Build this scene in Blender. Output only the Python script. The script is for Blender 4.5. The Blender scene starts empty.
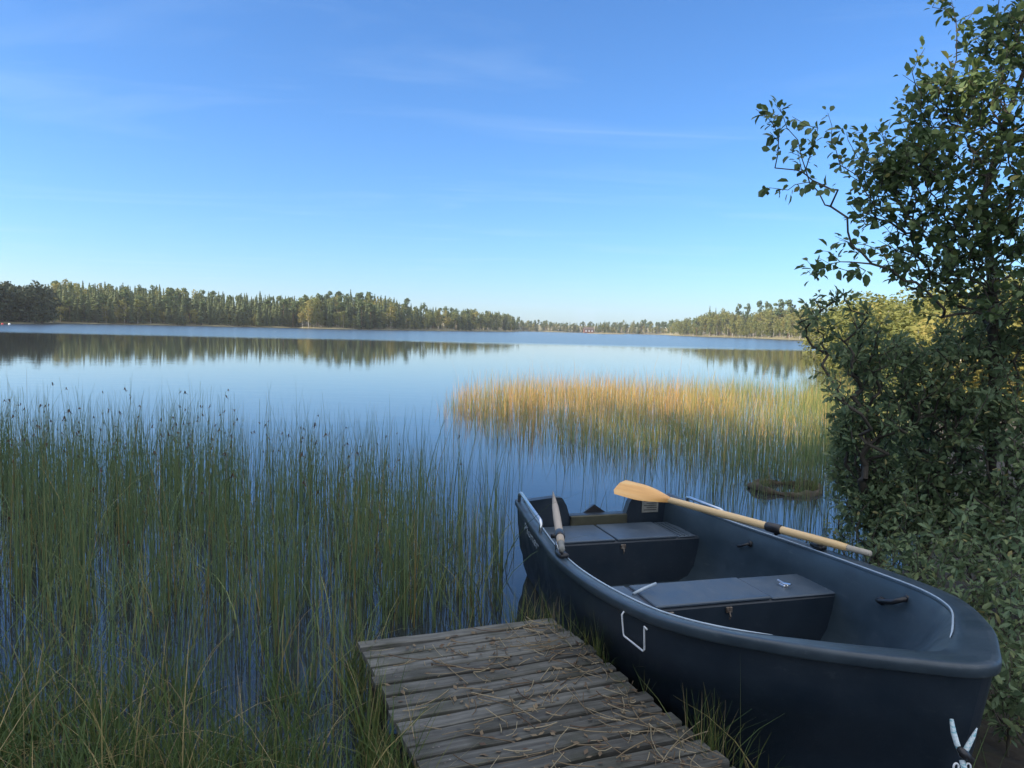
import bpy, math, random
import numpy as np
from mathutils import Vector, Matrix

rng = np.random.default_rng(11)
random.seed(11)
S = bpy.context.scene
COL = S.collection

# ------------------------------------------------------------------ camera, sky, sun, exposure
CAM_H, FPX = 1.72, 769.0
PITCH, ROLL = math.radians(4.05), math.radians(1.43)
cd = bpy.data.cameras.new("camera")
cd.sensor_width, cd.lens = 36.0, 36.0 * FPX / 1024
cd.clip_start, cd.clip_end = 0.05, 9000
cam = bpy.data.objects.new("camera", cd)
COL.objects.link(cam)
CAM_R = Matrix.Rotation(math.pi / 2 - PITCH, 4, 'X') @ Matrix.Rotation(ROLL, 4, 'Z')
cam.matrix_world = Matrix.Translation((0, 0, CAM_H)) @ CAM_R
S.camera = cam

SUN_EL, SUN_AZ = math.radians(32), math.radians(-108)      # azimuth from +Y, clockwise positive
sun_dir = Vector((math.sin(SUN_AZ) * math.cos(SUN_EL), math.cos(SUN_AZ) * math.cos(SUN_EL), math.sin(SUN_EL)))
sl = bpy.data.lights.new("sun", 'SUN')
sl.energy, sl.angle, sl.color = 4.5, math.radians(0.5), (1.0, 0.86, 0.66)
so = bpy.data.objects.new("sun", sl)
COL.objects.link(so)
so.rotation_euler = sun_dir.to_track_quat('Z', 'Y').to_euler()

W = bpy.data.worlds.new("World")
S.world = W
W.use_nodes = True
wt = W.node_tree
for n in list(wt.nodes):
    wt.nodes.remove(n)


def nd(t, typ, **kw):
    n = t.nodes.new(typ)
    for k, v in kw.items():
        setattr(n, k, v)
    return n


def lk(t, a, b):
    t.links.new(a, b)


SKY_FILL = 1.2  # strength of the added, unseen sky brightening
wo = nd(wt, 'ShaderNodeOutputWorld')
bg = nd(wt, 'ShaderNodeBackground')
bg.inputs['Strength'].default_value = 0.105
sky = nd(wt, 'ShaderNodeTexSky', sky_type='NISHITA')
sky.sun_disc = False
sky.sun_elevation = SUN_EL
sky.sun_rotation = SUN_AZ
sky.air_density, sky.dust_density, sky.ozone_density = 1.0, 0.5, 10.0
# thin cirrus streaks, laid out on the sky dome's own directions
tc = nd(wt, 'ShaderNodeTexCoord')
sep = nd(wt, 'ShaderNodeSeparateXYZ')
lk(wt, tc.outputs['Generated'], sep.inputs[0])
zc = nd(wt, 'ShaderNodeMath', operation='MAXIMUM'); zc.inputs[1].default_value = 0.03
lk(wt, sep.outputs['Z'], zc.inputs[0])
dx = nd(wt, 'ShaderNodeMath', operation='DIVIDE'); dy = nd(wt, 'ShaderNodeMath', operation='DIVIDE')
lk(wt, sep.outputs['X'], dx.inputs[0]); lk(wt, zc.outputs[0], dx.inputs[1])
lk(wt, sep.outputs['Y'], dy.inputs[0]); lk(wt, zc.outputs[0], dy.inputs[1])
cb = nd(wt, 'ShaderNodeCombineXYZ')
lk(wt, dx.outputs[0], cb.inputs[0]); lk(wt, dy.outputs[0], cb.inputs[1])
mp = nd(wt, 'ShaderNodeMapping')
mp.inputs['Rotation'].default_value = (0, 0, math.radians(12))
mp.inputs['Scale'].default_value = (0.34, 0.8, 1)
lk(wt, cb.outputs[0], mp.inputs[0])
ns = nd(wt, 'ShaderNodeTexNoise')
ns.inputs['Scale'].default_value = 1.3; ns.inputs['Detail'].default_value = 7; ns.inputs['Roughness'].default_value = 0.55
ns.inputs['Distortion'].default_value = 0.6
lk(wt, mp.outputs[0], ns.inputs['Vector'])
mr = nd(wt, 'ShaderNodeMapRange')
mr.inputs['From Min'].default_value = 0.53; mr.inputs['From Max'].default_value = 0.85
mr.inputs['To Min'].default_value = 0.0; mr.inputs['To Max'].default_value = 0.22
lk(wt, ns.outputs['Fac'], mr.inputs['Value'])
mx = nd(wt, 'ShaderNodeMix', data_type='RGBA')
lk(wt, mr.outputs[0], mx.inputs[0])
hs = nd(wt, 'ShaderNodeHueSaturation')
hs.inputs['Saturation'].default_value = 1.04
lk(wt, sky.outputs[0], hs.inputs['Color'])
lk(wt, hs.outputs[0], mx.inputs[6])
mx.inputs[7].default_value = (3.2, 4.2, 5.4, 1)
# one old, thin contrail
c1 = CAM_R.to_3x3() @ Vector(((525 - 512) / FPX, (384 - 129) / FPX, -1)); c2 = CAM_R.to_3x3() @ Vector(((765 - 512) / FPX, (384 - 139) / FPX, -1))
c1.normalize(); c2.normalize(); cn = c1.cross(c2).normalized(); cm = (c1 + c2).normalized()


def dotn(v):
    q = nd(wt, 'ShaderNodeVectorMath', operation='DOT_PRODUCT'); lk(wt, tc.outputs['Generated'], q.inputs[0]); q.inputs[1].default_value = v
    return q.outputs['Value']


# bright cloud added out of view, overhead and behind, to lift the shade


def sm(src, a, b):
    q = nd(wt, 'ShaderNodeMapRange', interpolation_type='SMOOTHSTEP')
    q.inputs['From Min'].default_value = a; q.inputs['From Max'].default_value = b
    lk(wt, src, q.inputs['Value']); return q.outputs[0]


def mth(op, a, b):
    q = nd(wt, 'ShaderNodeMath', operation=op)
    for k, x in enumerate((a, b)):
        if isinstance(x, (int, float)): q.inputs[k].default_value = x
        else: lk(wt, x, q.inputs[k])
    return q.outputs[0]


high = sm(sep.outputs['Z'], .52, .80)
behind = mth('MULTIPLY', sm(mth('MULTIPLY', sep.outputs['Y'], -1.0), .0, .55), sm(sep.outputs['Z'], .05, .3))
ns2 = nd(wt, 'ShaderNodeTexNoise'); ns2.inputs['Scale'].default_value = 1.6; ns2.inputs['Detail'].default_value = 5
lk(wt, cb.outputs[0], ns2.inputs['Vector'])
fill_and_trail = mth('MULTIPLY', mth('MAXIMUM', high, behind), mth('MULTIPLY', sm(ns2.outputs['Fac'], .25, .6), SKY_FILL))
trail = mth('MULTIPLY', sm(mth('MULTIPLY', mth('ABSOLUTE', dotn(cn), 0.0), -1.0), -.0032, -.0002), sm(dotn(cm), math.cos(.17), math.cos(.05)))
fill_and_trail = mth('ADD', fill_and_trail, mth('MULTIPLY', trail, mth('MULTIPLY', sm(ns.outputs['Fac'], .3, .6), .028)))
mv = nd(wt, 'ShaderNodeMix', data_type='RGBA')
lk(wt, fill_and_trail, mv.inputs[0]); lk(wt, mx.outputs[2], mv.inputs[6]); mv.inputs[7].default_value = (7.0, 7.2, 7.6, 1)
lk(wt, mv.outputs[2], bg.inputs['Color'])
lk(wt, bg.outputs[0], wo.inputs['Surface'])

S.view_settings.view_transform = 'Standard'
S.view_settings.look = 'None'
S.view_settings.exposure = 1.1
S.view_settings.gamma = 1.0
S.view_settings.use_curve_mapping = False
S.render.engine = 'CYCLES'
S.cycles.use_denoising = True
S.cycles.max_bounces = 8
S.cycles.transparent_max_bounces = 8
S.cycles.sample_clamp_indirect = 8

# ------------------------------------------------------------------ helpers


def ray(px, py):
    d = CAM_R.to_3x3() @ Vector(((px - 512) / FPX, (384 - py) / FPX, -1))
    return d.normalized()


def at_z(px, py, z):
    d = ray(px, py); return Vector((0, 0, CAM_H)) + d * ((z - CAM_H) / d.z)


def at_y(px, py, y):
    d = ray(px, py); return Vector((0, 0, CAM_H)) + d * (y / d.y)


def tag(o, label=None, cat=None, group=None, kind=None):
    if label: o['label'] = label
    if cat: o['category'] = cat
    if group: o['group'] = group
    if kind: o['kind'] = kind
    return o


def empty(name, loc=(0, 0, 0), rz=0.0):
    o = bpy.data.objects.new(name, None)
    o.empty_display_size = 0.2
    COL.objects.link(o); o.location = loc; o.rotation_euler = (0, 0, rz)
    return o


def link_mesh(name, me, mats, parent=None):
    if not isinstance(mats, (list, tuple)): mats = [mats]
    for m in mats: me.materials.append(m)
    o = bpy.data.objects.new(name, me)
    COL.objects.link(o)
    if parent: o.parent = parent
    return o


class MB:
    """collects geometry for ONE mesh"""
    def __init__(s):
        s.v, s.f, s.mi, s.cur = [], [], [], 0

    def add(s, vs, fs):
        b = len(s.v); s.v += [tuple(p) for p in vs]
        for f in fs: s.f.append([b + i for i in f]); s.mi.append(s.cur)

    def box(s, c, d, rz=0.0, bev=0.0, R=None):
        hx, hy, hz = d[0] / 2, d[1] / 2, d[2] / 2
        M = R if R is not None else Matrix.Rotation(rz, 3, 'Z')
        b = min(bev, hx * .9, hy * .9, hz * .9)
        if b <= 0:
            vs = [(x, y, z) for z in (-hz, hz) for y in (-hy, hy) for x in (-hx, hx)]
            fs = [(0, 2, 3, 1), (4, 5, 7, 6), (0, 1, 5, 4), (2, 6, 7, 3), (0, 4, 6, 2), (1, 3, 7, 5)]
        else:
            vs, fs = [], []
            rows = []
            for z, q in ((-hz, b), (-hz + b, 0), (hz - b, 0), (hz, b)):
                ring = [(-hx + q, -hy + q + (b if q == 0 else 0)), (-hx + q + (b if q == 0 else 0), -hy + q),
                        (hx - q - (b if q == 0 else 0), -hy + q), (hx - q, -hy + q + (b if q == 0 else 0)),
                        (hx - q, hy - q - (b if q == 0 else 0)), (hx - q - (b if q == 0 else 0), hy - q),
                        (-hx + q + (b if q == 0 else 0), hy - q), (-hx + q, hy - q - (b if q == 0 else 0))]
                rows.append([(x, y, z) for x, y in ring])
            for r in rows: vs += r
            for k in range(3):
                for i in range(8):
                    j = (i + 1) % 8
                    fs.append((k * 8 + i, k * 8 + j, k * 8 + 8 + j, k * 8 + 8 + i))
            fs.append(tuple(range(7, -1, -1))); fs.append(tuple(24 + i for i in range(8)))
        s.add([Vector(c) + M @ Vector(p) for p in vs], fs)

    def tube(s, pts, r, n=8, cap=True, squash=None):
        pts = [Vector(p) for p in pts]
        rs = r if isinstance(r, (list, tuple)) else [r] * len(pts)
        vs, fs = [], []
        up = None
        for i, p in enumerate(pts):
            t = (pts[min(i + 1, len(pts) - 1)] - pts[max(i - 1, 0)]).normalized()
            if up is None:
                up = Vector((0, 0, 1)) if abs(t.z) < .9 else Vector((1, 0, 0))
            a = t.cross(up).normalized(); bb = a.cross(t).normalized(); up = bb
            for k in range(n):
                an = 2 * math.pi * k / n
                vs.append(p + a * math.cos(an) * rs[i] + bb * math.sin(an) * rs[i])
        for i in range(len(pts) - 1):
            for k in range(n):
                k2 = (k + 1) % n
                fs.append((i * n + k, i * n + k2, (i + 1) * n + k2, (i + 1) * n + k))
        if cap:
            fs.append(tuple(range(n - 1, -1, -1))); fs.append(tuple((len(pts) - 1) * n + k for k in range(n)))
        s.add(vs, fs)

    def build(s, name, mats, parent=None, smooth=False):
        me = bpy.data.meshes.new(name)
        me.from_pydata(s.v, [], s.f)
        if isinstance(mats, (list, tuple)) and len(mats) > 1:
            me.polygons.foreach_set('material_index', s.mi)
        if smooth:
            me.polygons.foreach_set('use_smooth', [True] * len(me.polygons))
        me.update()
        return link_mesh(name, me, mats, parent)


def np_mesh(name, V, F, attrs=None, smooth=False, mi=None):
    """V (n,3) array, F (m,k) index array of one face size"""
    me = bpy.data.meshes.new(name)
    V = np.ascontiguousarray(V, dtype=np.float32); F = np.ascontiguousarray(F, dtype=np.int32)
    m, k = F.shape
    me.vertices.add(len(V)); me.vertices.foreach_set('co', V.ravel())
    me.loops.add(m * k); me.loops.foreach_set('vertex_index', F.ravel())
    me.polygons.add(m)
    me.polygons.foreach_set('loop_start', np.arange(0, m * k, k, dtype=np.int32))
    me.polygons.foreach_set('loop_total', np.full(m, k, dtype=np.int32))
    if smooth: me.polygons.foreach_set('use_smooth', np.ones(m, dtype=bool))
    if mi is not None: me.polygons.foreach_set('material_index', mi.astype(np.int32))
    for an, av in (attrs or {}).items():
        a = me.attributes.new(an, 'FLOAT', 'POINT')
        a.data.foreach_set('value', np.ascontiguousarray(av, dtype=np.float32))
    me.update(calc_edges=True)
    me.validate()
    return me


def noise2(x, y, seed=0.0):
    return (np.sin(x * 1.3 + seed) * np.cos(y * 1.7 - seed * 1.3) + .5 * np.sin(x * 2.9 - y * 2.1 + seed * 2.1)
            + .3 * np.sin(x * 5.3 + y * 4.7 + seed * .7)) / 1.8


# ------------------------------------------------------------------ materials


def mat(name):
    m = bpy.data.materials.new(name); m.use_nodes = True
    t = m.node_tree
    for n in list(t.nodes): t.nodes.remove(n)
    out = nd(t, 'ShaderNodeOutputMaterial')
    p = nd(t, 'ShaderNodeBsdfPrincipled')
    lk(t, p.outputs[0], out.inputs['Surface'])
    return m, t, p, out


def ramp(t, stops, fac=None):
    r = nd(t, 'ShaderNodeValToRGB')
    e = r.color_ramp.elements
    while len(e) > 1: e.remove(e[-1])
    e[0].position = stops[0][0]; e[0].color = (*stops[0][1], 1)
    for p, c in stops[1:]:
        q = e.new(p); q.color = (*c, 1)
    if fac is not None: lk(t, fac, r.inputs[0])
    return r


def noise_node(t, scale, detail=4, rough=.55, vec='Object', stretch=None):
    c = nd(t, 'ShaderNodeTexCoord')
    n = nd(t, 'ShaderNodeTexNoise')
    n.inputs['Scale'].default_value = scale; n.inputs['Detail'].default_value = detail
    n.inputs['Roughness'].default_value = rough
    src = c.outputs[vec]
    if stretch:
        m = nd(t, 'ShaderNodeMapping'); m.inputs['Scale'].default_value = stretch
        lk(t, src, m.inputs[0]); src = m.outputs[0]
    lk(t, src, n.inputs['Vector'])
    return n


def noisy(name, stops, scale=8, rough=.6, bump=.0, stretch=None, spec=.5, detail=5, metal=0.0, bscale=None, rvar=0):
    m, t, p, out = mat(name)
    n = noise_node(t, scale, detail, .6, stretch=stretch)
    lk(t, ramp(t, stops, n.outputs['Fac']).outputs[0], p.inputs['Base Color'])
    p.inputs['Roughness'].default_value = rough
    p.inputs['Metallic'].default_value = metal
    p.inputs['Specular IOR Level'].default_value = spec
    if rvar:
        r = nd(t, 'ShaderNodeMapRange'); lk(t, n.outputs['Fac'], r.inputs[0])
        r.inputs['From Min'].default_value = .3; r.inputs['From Max'].default_value = .7
        r.inputs['To Min'].default_value = rough - rvar; r.inputs['To Max'].default_value = rough + rvar
        lk(t, r.outputs[0], p.inputs['Roughness'])
    if bump:
        b = nd(t, 'ShaderNodeBump'); b.inputs['Strength'].default_value = bump; b.inputs['Distance'].default_value = .02
        n2 = n if bscale is None else noise_node(t, bscale, 4, .6, stretch=stretch)
        lk(t, n2.outputs['Fac'], b.inputs['Height']); lk(t, b.outputs[0], p.inputs['Normal'])
    return m


def leafy(name, stops, trans=.3, rough=.55, spec=.3, objrand=0.0, attr='v'):
    """foliage coloured by the mesh's own per-leaf value"""
    m, t, p, out = mat(name)
    a = nd(t, 'ShaderNodeAttribute', attribute_name=attr)
    fac = a.outputs['Fac']
    if objrand:
        oi = nd(t, 'ShaderNodeObjectInfo')
        ma = nd(t, 'ShaderNodeMath', operation='MULTIPLY_ADD')
        lk(t, oi.outputs['Random'], ma.inputs[0]); ma.inputs[1].default_value = objrand
        sc = nd(t, 'ShaderNodeMath', operation='MULTIPLY'); sc.inputs[1].default_value = 1 - objrand
        lk(t, fac, sc.inputs[0]); lk(t, sc.outputs[0], ma.inputs[2]); fac = ma.outputs[0]
    r = ramp(t, stops, fac)
    lk(t, r.outputs[0], p.inputs['Base Color'])
    p.inputs['Roughness'].default_value = rough
    p.inputs['Specular IOR Level'].default_value = spec
    if trans:
        tr = nd(t, 'ShaderNodeBsdfTranslucent')
        lk(t, r.outputs[0], tr.inputs['Color'])
        ms = nd(t, 'ShaderNodeMixShader'); ms.inputs[0].default_value = trans
        lk(t, p.outputs[0], ms.inputs[1]); lk(t, tr.outputs[0], ms.inputs[2])
        lk(t, ms.outputs[0], out.inputs['Surface'])
    return m


M = {}
M['hull'] = noisy('navy_plastic', [(.3, (.006, .012, .024)), (.7, (.011, .02, .036))], 6, .42, .03, bscale=120, rvar=.08)
M['liner'] = noisy('blue_grey_plastic', [(.25, (.016, .032, .055)), (.6, (.026, .047, .076)), (.8, (.04, .065, .095))], 4.5, .5, .04, bscale=150, rvar=.1)
M['rim'] = noisy('worn_rim_plastic', [(.3, (.035, .055, .08)), (.7, (.06, .09, .125))], 9, .42, .05, bscale=90, rvar=.1)
M['highlight_and_rod'] = noisy('pale_highlight_and_rod', [(.3, (.30, .38, .46)), (.7, (.42, .5, .58))], 20, .35)  # pale colour of the flange's painted edge highlight and of the prop rod
M['seat'] = noisy('seat_plastic', [(.3, (.05, .075, .12)), (.7, (.08, .115, .17))], 7, .42, .05, bscale=140, rvar=.1)
M['dark'] = noisy('black_plastic', [(.3, (.008, .009, .012)), (.7, (.02, .02, .024))], 14, .4)
M['steel'] = noisy('brushed_steel', [(.3, (.5, .53, .56)), (.7, (.66, .68, .7))], 30, .28, metal=1)
M['rust'] = noisy('dull_rusty_steel', [(.35, (.10, .07, .05)), (.65, (.26, .24, .22))], 60, .5, metal=.6)
M['whitewire'] = noisy('white_cord', [(.3, (.6, .64, .68)), (.7, (.78, .8, .82))], 60, .5)
M['teal'] = noisy('teal_white_rope', [(.40, (.16, .36, .42)), (.52, (.5, .58, .62))], 45, .7, stretch=(1, 1, 3))
M['oar'] = noisy('varnished_spruce', [(.3, (.58, .27, .07)), (.5, (.78, .42, .13)), (.72, (.84, .56, .25))], 13, .4, .06, stretch=(1, 1, .09), bscale=40)
M['shaft_wood'] = noisy('pale_oar_wood', [(.3, (.55, .36, .16)), (.5, (.68, .48, .25)), (.72, (.76, .58, .34))], 11, .45, .06, stretch=(1, 1, .08), bscale=40)
M['oar_end'] = noisy('bleached_grip', [(.3, (.30, .27, .22)), (.7, (.45, .41, .35))], 25, .7)
M['grey_oar'] = noisy('weathered_oar', [(.3, (.30, .24, .18)), (.7, (.48, .40, .31))], 9, .6, .1, stretch=(1, 1, .15))
M['grip'] = noisy('grey_grip', [(.3, (.14, .14, .13)), (.7, (.22, .22, .2))], 25, .7)
M['olive'] = noisy('olive_board', [(.3, (.035, .036, .022)), (.7, (.06, .06, .036))], 12, .6, .1)
M['sticker'] = noisy('faded_sticker', [(.35, (.16, .17, .16)), (.65, (.26, .26, .23))], 20, .5)
M['ink'] = noisy('dark_ink', [(.3, (.02, .02, .02)), (.7, (.04, .04, .04))], 20, .5)
M['letters'] = noisy('pale_letters', [(.35, (.2, .25, .3)), (.65, (.45, .5, .55))], 40, .5)
M['plank'] = None
M['post'] = noisy('wet_timber', [(.3, (.03, .026, .022)), (.7, (.07, .06, .05))], 9, .7, .3, stretch=(1, 1, .2))
M['bark'] = noisy('bark', [(.3, (.035, .03, .024)), (.7, (.09, .078, .062))], 10, .85, .5, stretch=(1, 1, .25))
M['pinebark'] = noisy('pine_bark', [(.3, (.11, .065, .04)), (.7, (.22, .14, .09))], 3, .85)
M['birchbark'] = noisy('birch_bark', [(.42, (.08, .075, .07)), (.5, (.45, .43, .39))], 3, .8, stretch=(1, 1, .5))


def worn(name, c0, c1, scuff, rough, scale):
    """plastic with scuffs, dried dust and hairline scratches"""
    m, t, p, out = mat(name)
    n = noise_node(t, scale, 6, .65)
    base = ramp(t, [(.3, c0), (.7, c1)], n.outputs['Fac'])
    s1 = noise_node(t, 26, 8, .75, stretch=(.35, 1, 1.6)); s2 = noise_node(t, 7, 5, .6)
    a = nd(t, 'ShaderNodeMapRange'); a.inputs['From Min'].default_value = .56; a.inputs['From Max'].default_value = .8; lk(t, s1.outputs['Fac'], a.inputs[0])
    b = nd(t, 'ShaderNodeMapRange'); b.inputs['From Min'].default_value = .4; b.inputs['From Max'].default_value = .7; lk(t, s2.outputs['Fac'], b.inputs[0])
    q = nd(t, 'ShaderNodeMath', operation='MULTIPLY'); lk(t, a.outputs[0], q.inputs[0]); lk(t, b.outputs[0], q.inputs[1])
    mx_ = nd(t, 'ShaderNodeMix', data_type='RGBA'); lk(t, q.outputs[0], mx_.inputs[0]); lk(t, base.outputs[0], mx_.inputs[6]); mx_.inputs[7].default_value = (*scuff, 1)
    lk(t, mx_.outputs[2], p.inputs['Base Color'])
    r = nd(t, 'ShaderNodeMapRange'); lk(t, s2.outputs['Fac'], r.inputs[0]); r.inputs['From Min'].default_value = .3; r.inputs['From Max'].default_value = .7
    r.inputs['To Min'].default_value = rough - .1; r.inputs['To Max'].default_value = rough + .12; lk(t, r.outputs[0], p.inputs['Roughness'])
    bp = nd(t, 'ShaderNodeBump'); bp.inputs['Strength'].default_value = .06; bp.inputs['Distance'].default_value = .01
    n3 = noise_node(t, 160, 3, .6); lk(t, n3.outputs['Fac'], bp.inputs['Height']); lk(t, bp.outputs[0], p.inputs['Normal'])
    return m


M['hull'] = worn('navy_plastic', (.007, .015, .027), (.014, .025, .040), (.055, .068, .08), .42, 6)
M['liner'] = worn('slate_plastic', (.020, .036, .052), (.034, .055, .076), (.10, .12, .13), .38, 4.5)
M['seat'] = worn('seat_plastic', (.040, .062, .090), (.065, .094, .13), (.15, .17, .19), .42, 7)
M['rim'] = worn('rim_plastic', (.022, .036, .052), (.04, .06, .08), (.14, .17, .19), .4, 9)


def plank_mat():
    m, t, p, out = mat('weathered_plank')
    oi = nd(t, 'ShaderNodeObjectInfo')
    c = nd(t, 'ShaderNodeTexCoord')
    mp_ = nd(t, 'ShaderNodeMapping'); mp_.inputs['Scale'].default_value = (.9, 14, 14)
    off = nd(t, 'ShaderNodeCombineXYZ')
    mu = nd(t, 'ShaderNodeMath', operation='MULTIPLY'); mu.inputs[1].default_value = 31.0
    lk(t, oi.outputs['Random'], mu.inputs[0]); lk(t, mu.outputs[0], off.inputs[0]); lk(t, mu.outputs[0], off.inputs[1])
    va = nd(t, 'ShaderNodeVectorMath', operation='ADD')
    lk(t, c.outputs['Object'], va.inputs[0]); lk(t, off.outputs[0], va.inputs[1])
    lk(t, va.outputs[0], mp_.inputs[0])
    g = nd(t, 'ShaderNodeTexNoise'); g.inputs['Scale'].default_value = 3.2; g.inputs['Detail'].default_value = 8; g.inputs['Roughness'].default_value = .7
    lk(t, mp_.outputs[0], g.inputs['Vector'])
    r = ramp(t, [(.28, (.035, .033, .028)), (.45, (.092, .093, .086)), (.62, (.16, .162, .15)), (.8, (.25, .25, .235))], g.outputs['Fac'])
    # damp dark patches and green algae with shapes of their own
    n2 = nd(t, 'ShaderNodeTexNoise'); n2.inputs['Scale'].default_value = 5; n2.inputs['Detail'].default_value = 5
    lk(t, va.outputs[0], n2.inputs['Vector'])
    mr_ = nd(t, 'ShaderNodeMapRange'); mr_.inputs['From Min'].default_value = .48; mr_.inputs['From Max'].default_value = .66; mr_.inputs['To Max'].default_value = .75
    lk(t, n2.outputs['Fac'], mr_.inputs[0])
    mix = nd(t, 'ShaderNodeMix', data_type='RGBA'); lk(t, mr_.outputs[0], mix.inputs[0])
    lk(t, r.outputs[0], mix.inputs[6]); mix.inputs[7].default_value = (.042, .046, .03, 1)
    br = nd(t, 'ShaderNodeHueSaturation')
    vv = nd(t, 'ShaderNodeMapRange'); lk(t, oi.outputs['Random'], vv.inputs[0]); vv.inputs['To Min'].default_value = .55; vv.inputs['To Max'].default_value = 1.1
    lk(t, vv.outputs[0], br.inputs['Value']); lk(t, mix.outputs[2], br.inputs['Color'])
    lk(t, br.outputs[0], p.inputs['Base Color'])
    p.inputs['Roughness'].default_value = .8
    b = nd(t, 'ShaderNodeBump'); b.inputs['Strength'].default_value = .7; b.inputs['Distance'].default_value = .008
    lk(t, g.outputs['Fac'], b.inputs['Height']); lk(t, b.outputs[0], p.inputs['Normal'])
    return m


M['plank'] = plank_mat()

GREEN_FAR = [(0, (.05, .075, .038)), (.5, (.088, .118, .05)), (1, (.15, .165, .068))]
M['spruce'] = leafy('spruce_needles', GREEN_FAR, .1, .7, .2, .55)
M['pine'] = leafy('pine_needles', [(0, (0.060, 0.097, 0.042)), (.6, (0.095, 0.135, 0.052)), (1, (0.137, 0.162, 0.063))], .1, .7, .2, .5)
M['birch'] = leafy('birch_leaves', [(0, (0.109, 0.137, 0.044)), (.45, (0.174, 0.187, 0.056)), (.8, (0.261, 0.231, 0.069)), (1, (0.304, 0.209, 0.075))], .3, .6, .2, .6)
M['shaded_leaf'] = leafy('shaded_alder_leaves', [(0, (.022, .036, .022)), (1, (.05, .066, .034))], .1, .7, .2, .4)  # dark tone puts the far headland's shade into the leaf colour
M['alder'] = leafy('alder_leaves', [(0, (0.065, 0.107, 0.047)), (.6, (0.108, 0.164, 0.066)), (.93, (0.138, 0.186, 0.059)), (1, (0.260, 0.242, 0.079))], .3, .5, .35)
M['willow'] = leafy('willow_leaves', [(0, (0.091, 0.144, 0.078)), (.6, (0.156, 0.217, 0.110)), (.92, (0.214, 0.258, 0.110)), (1, (0.329, 0.290, 0.126))], .3, .55, .3)
M['rush'] = leafy('club_rush_stems', [(0, (0.100, 0.164, 0.090)), (.45, (0.180, 0.250, 0.107)), (.7, (0.270, 0.275, 0.107)), (.84, (0.270, 0.216, 0.080)), (.92, (0.162, 0.095, 0.054)), (1, (0.091, 0.055, 0.036))], .2, .5, .3)
M['sedge'] = leafy('autumn_sedge', [(0, (0.134, 0.200, 0.071)), (.25, (0.246, 0.295, 0.101)), (.5, (0.470, 0.353, 0.129)), (.75, (0.560, 0.295, 0.122)), (1, (0.600, 0.423, 0.215))], .35, .6, .2)
M['grass'] = leafy('bank_grass', [(0, (0.054, 0.092, 0.033)), (.5, (0.090, 0.138, 0.044)), (.8, (0.168, 0.178, 0.055)), (.9, (0.288, 0.230, 0.099)), (1, (0.360, 0.287, 0.154))], .3, .55, .25)
M['straw'] = leafy('dead_straw', [(0, (.09, .06, .045)), (.4, (.2, .155, .1)), (1, (.36, .31, .21))], .15, .7, .2)
M['moss'] = noisy('mossy_peat', [(.3, (.02, .015, .011)), (.55, (.05, .04, .026)), (.75, (.09, .075, .045))], 9, .9, .6)


def ground_mat():
    m, t, p, out = mat('shore_ground')
    g = nd(t, 'ShaderNodeNewGeometry')
    s = nd(t, 'ShaderNodeSeparateXYZ'); lk(t, g.outputs['Position'], s.inputs[0])
    n = nd(t, 'ShaderNodeTexNoise'); n.inputs['Scale'].default_value = .35; n.inputs['Detail'].default_value = 8
    n2 = nd(t, 'ShaderNodeTexNoise'); n2.inputs['Scale'].default_value = 9; n2.inputs['Detail'].default_value = 6
    lk(t, g.outputs['Position'], n.inputs['Vector']); lk(t, g.outputs['Position'], n2.inputs['Vector'])
    soil = ramp(t, [(.3, (.022, .017, .012)), (.55, (.05, .04, .026)), (.72, (.055, .06, .025))], n2.outputs['Fac'])
    dry = ramp(t, [(.35, (.11, .11, .05)), (.6, (.20, .17, .09)), (.75, (.09, .11, .04))], n.outputs['Fac'])
    # distance from the near bank decides soil against sandy, grassy far shores
    ln = nd(t, 'ShaderNodeVectorMath', operation='LENGTH'); lk(t, g.outputs['Position'], ln.inputs[0])
    mr_ = nd(t, 'ShaderNodeMapRange'); mr_.inputs['From Min'].default_value = 40; mr_.inputs['From Max'].default_value = 90
    lk(t, ln.outputs['Value'], mr_.inputs[0])
    mix = nd(t, 'ShaderNodeMix', data_type='RGBA'); lk(t, mr_.outputs[0], mix.inputs[0])
    lk(t, soil.outputs[0], mix.inputs[6]); lk(t, dry.outputs[0], mix.inputs[7])
    lk(t, mix.outputs[2], p.inputs['Base Color'])
    p.inputs['Roughness'].default_value = .9
    b = nd(t, 'ShaderNodeBump'); b.inputs['Strength'].default_value = .6; b.inputs['Distance'].default_value = .05
    lk(t, n2.outputs['Fac'], b.inputs['Height']); lk(t, b.outputs[0], p.inputs['Normal'])
    return m


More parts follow.
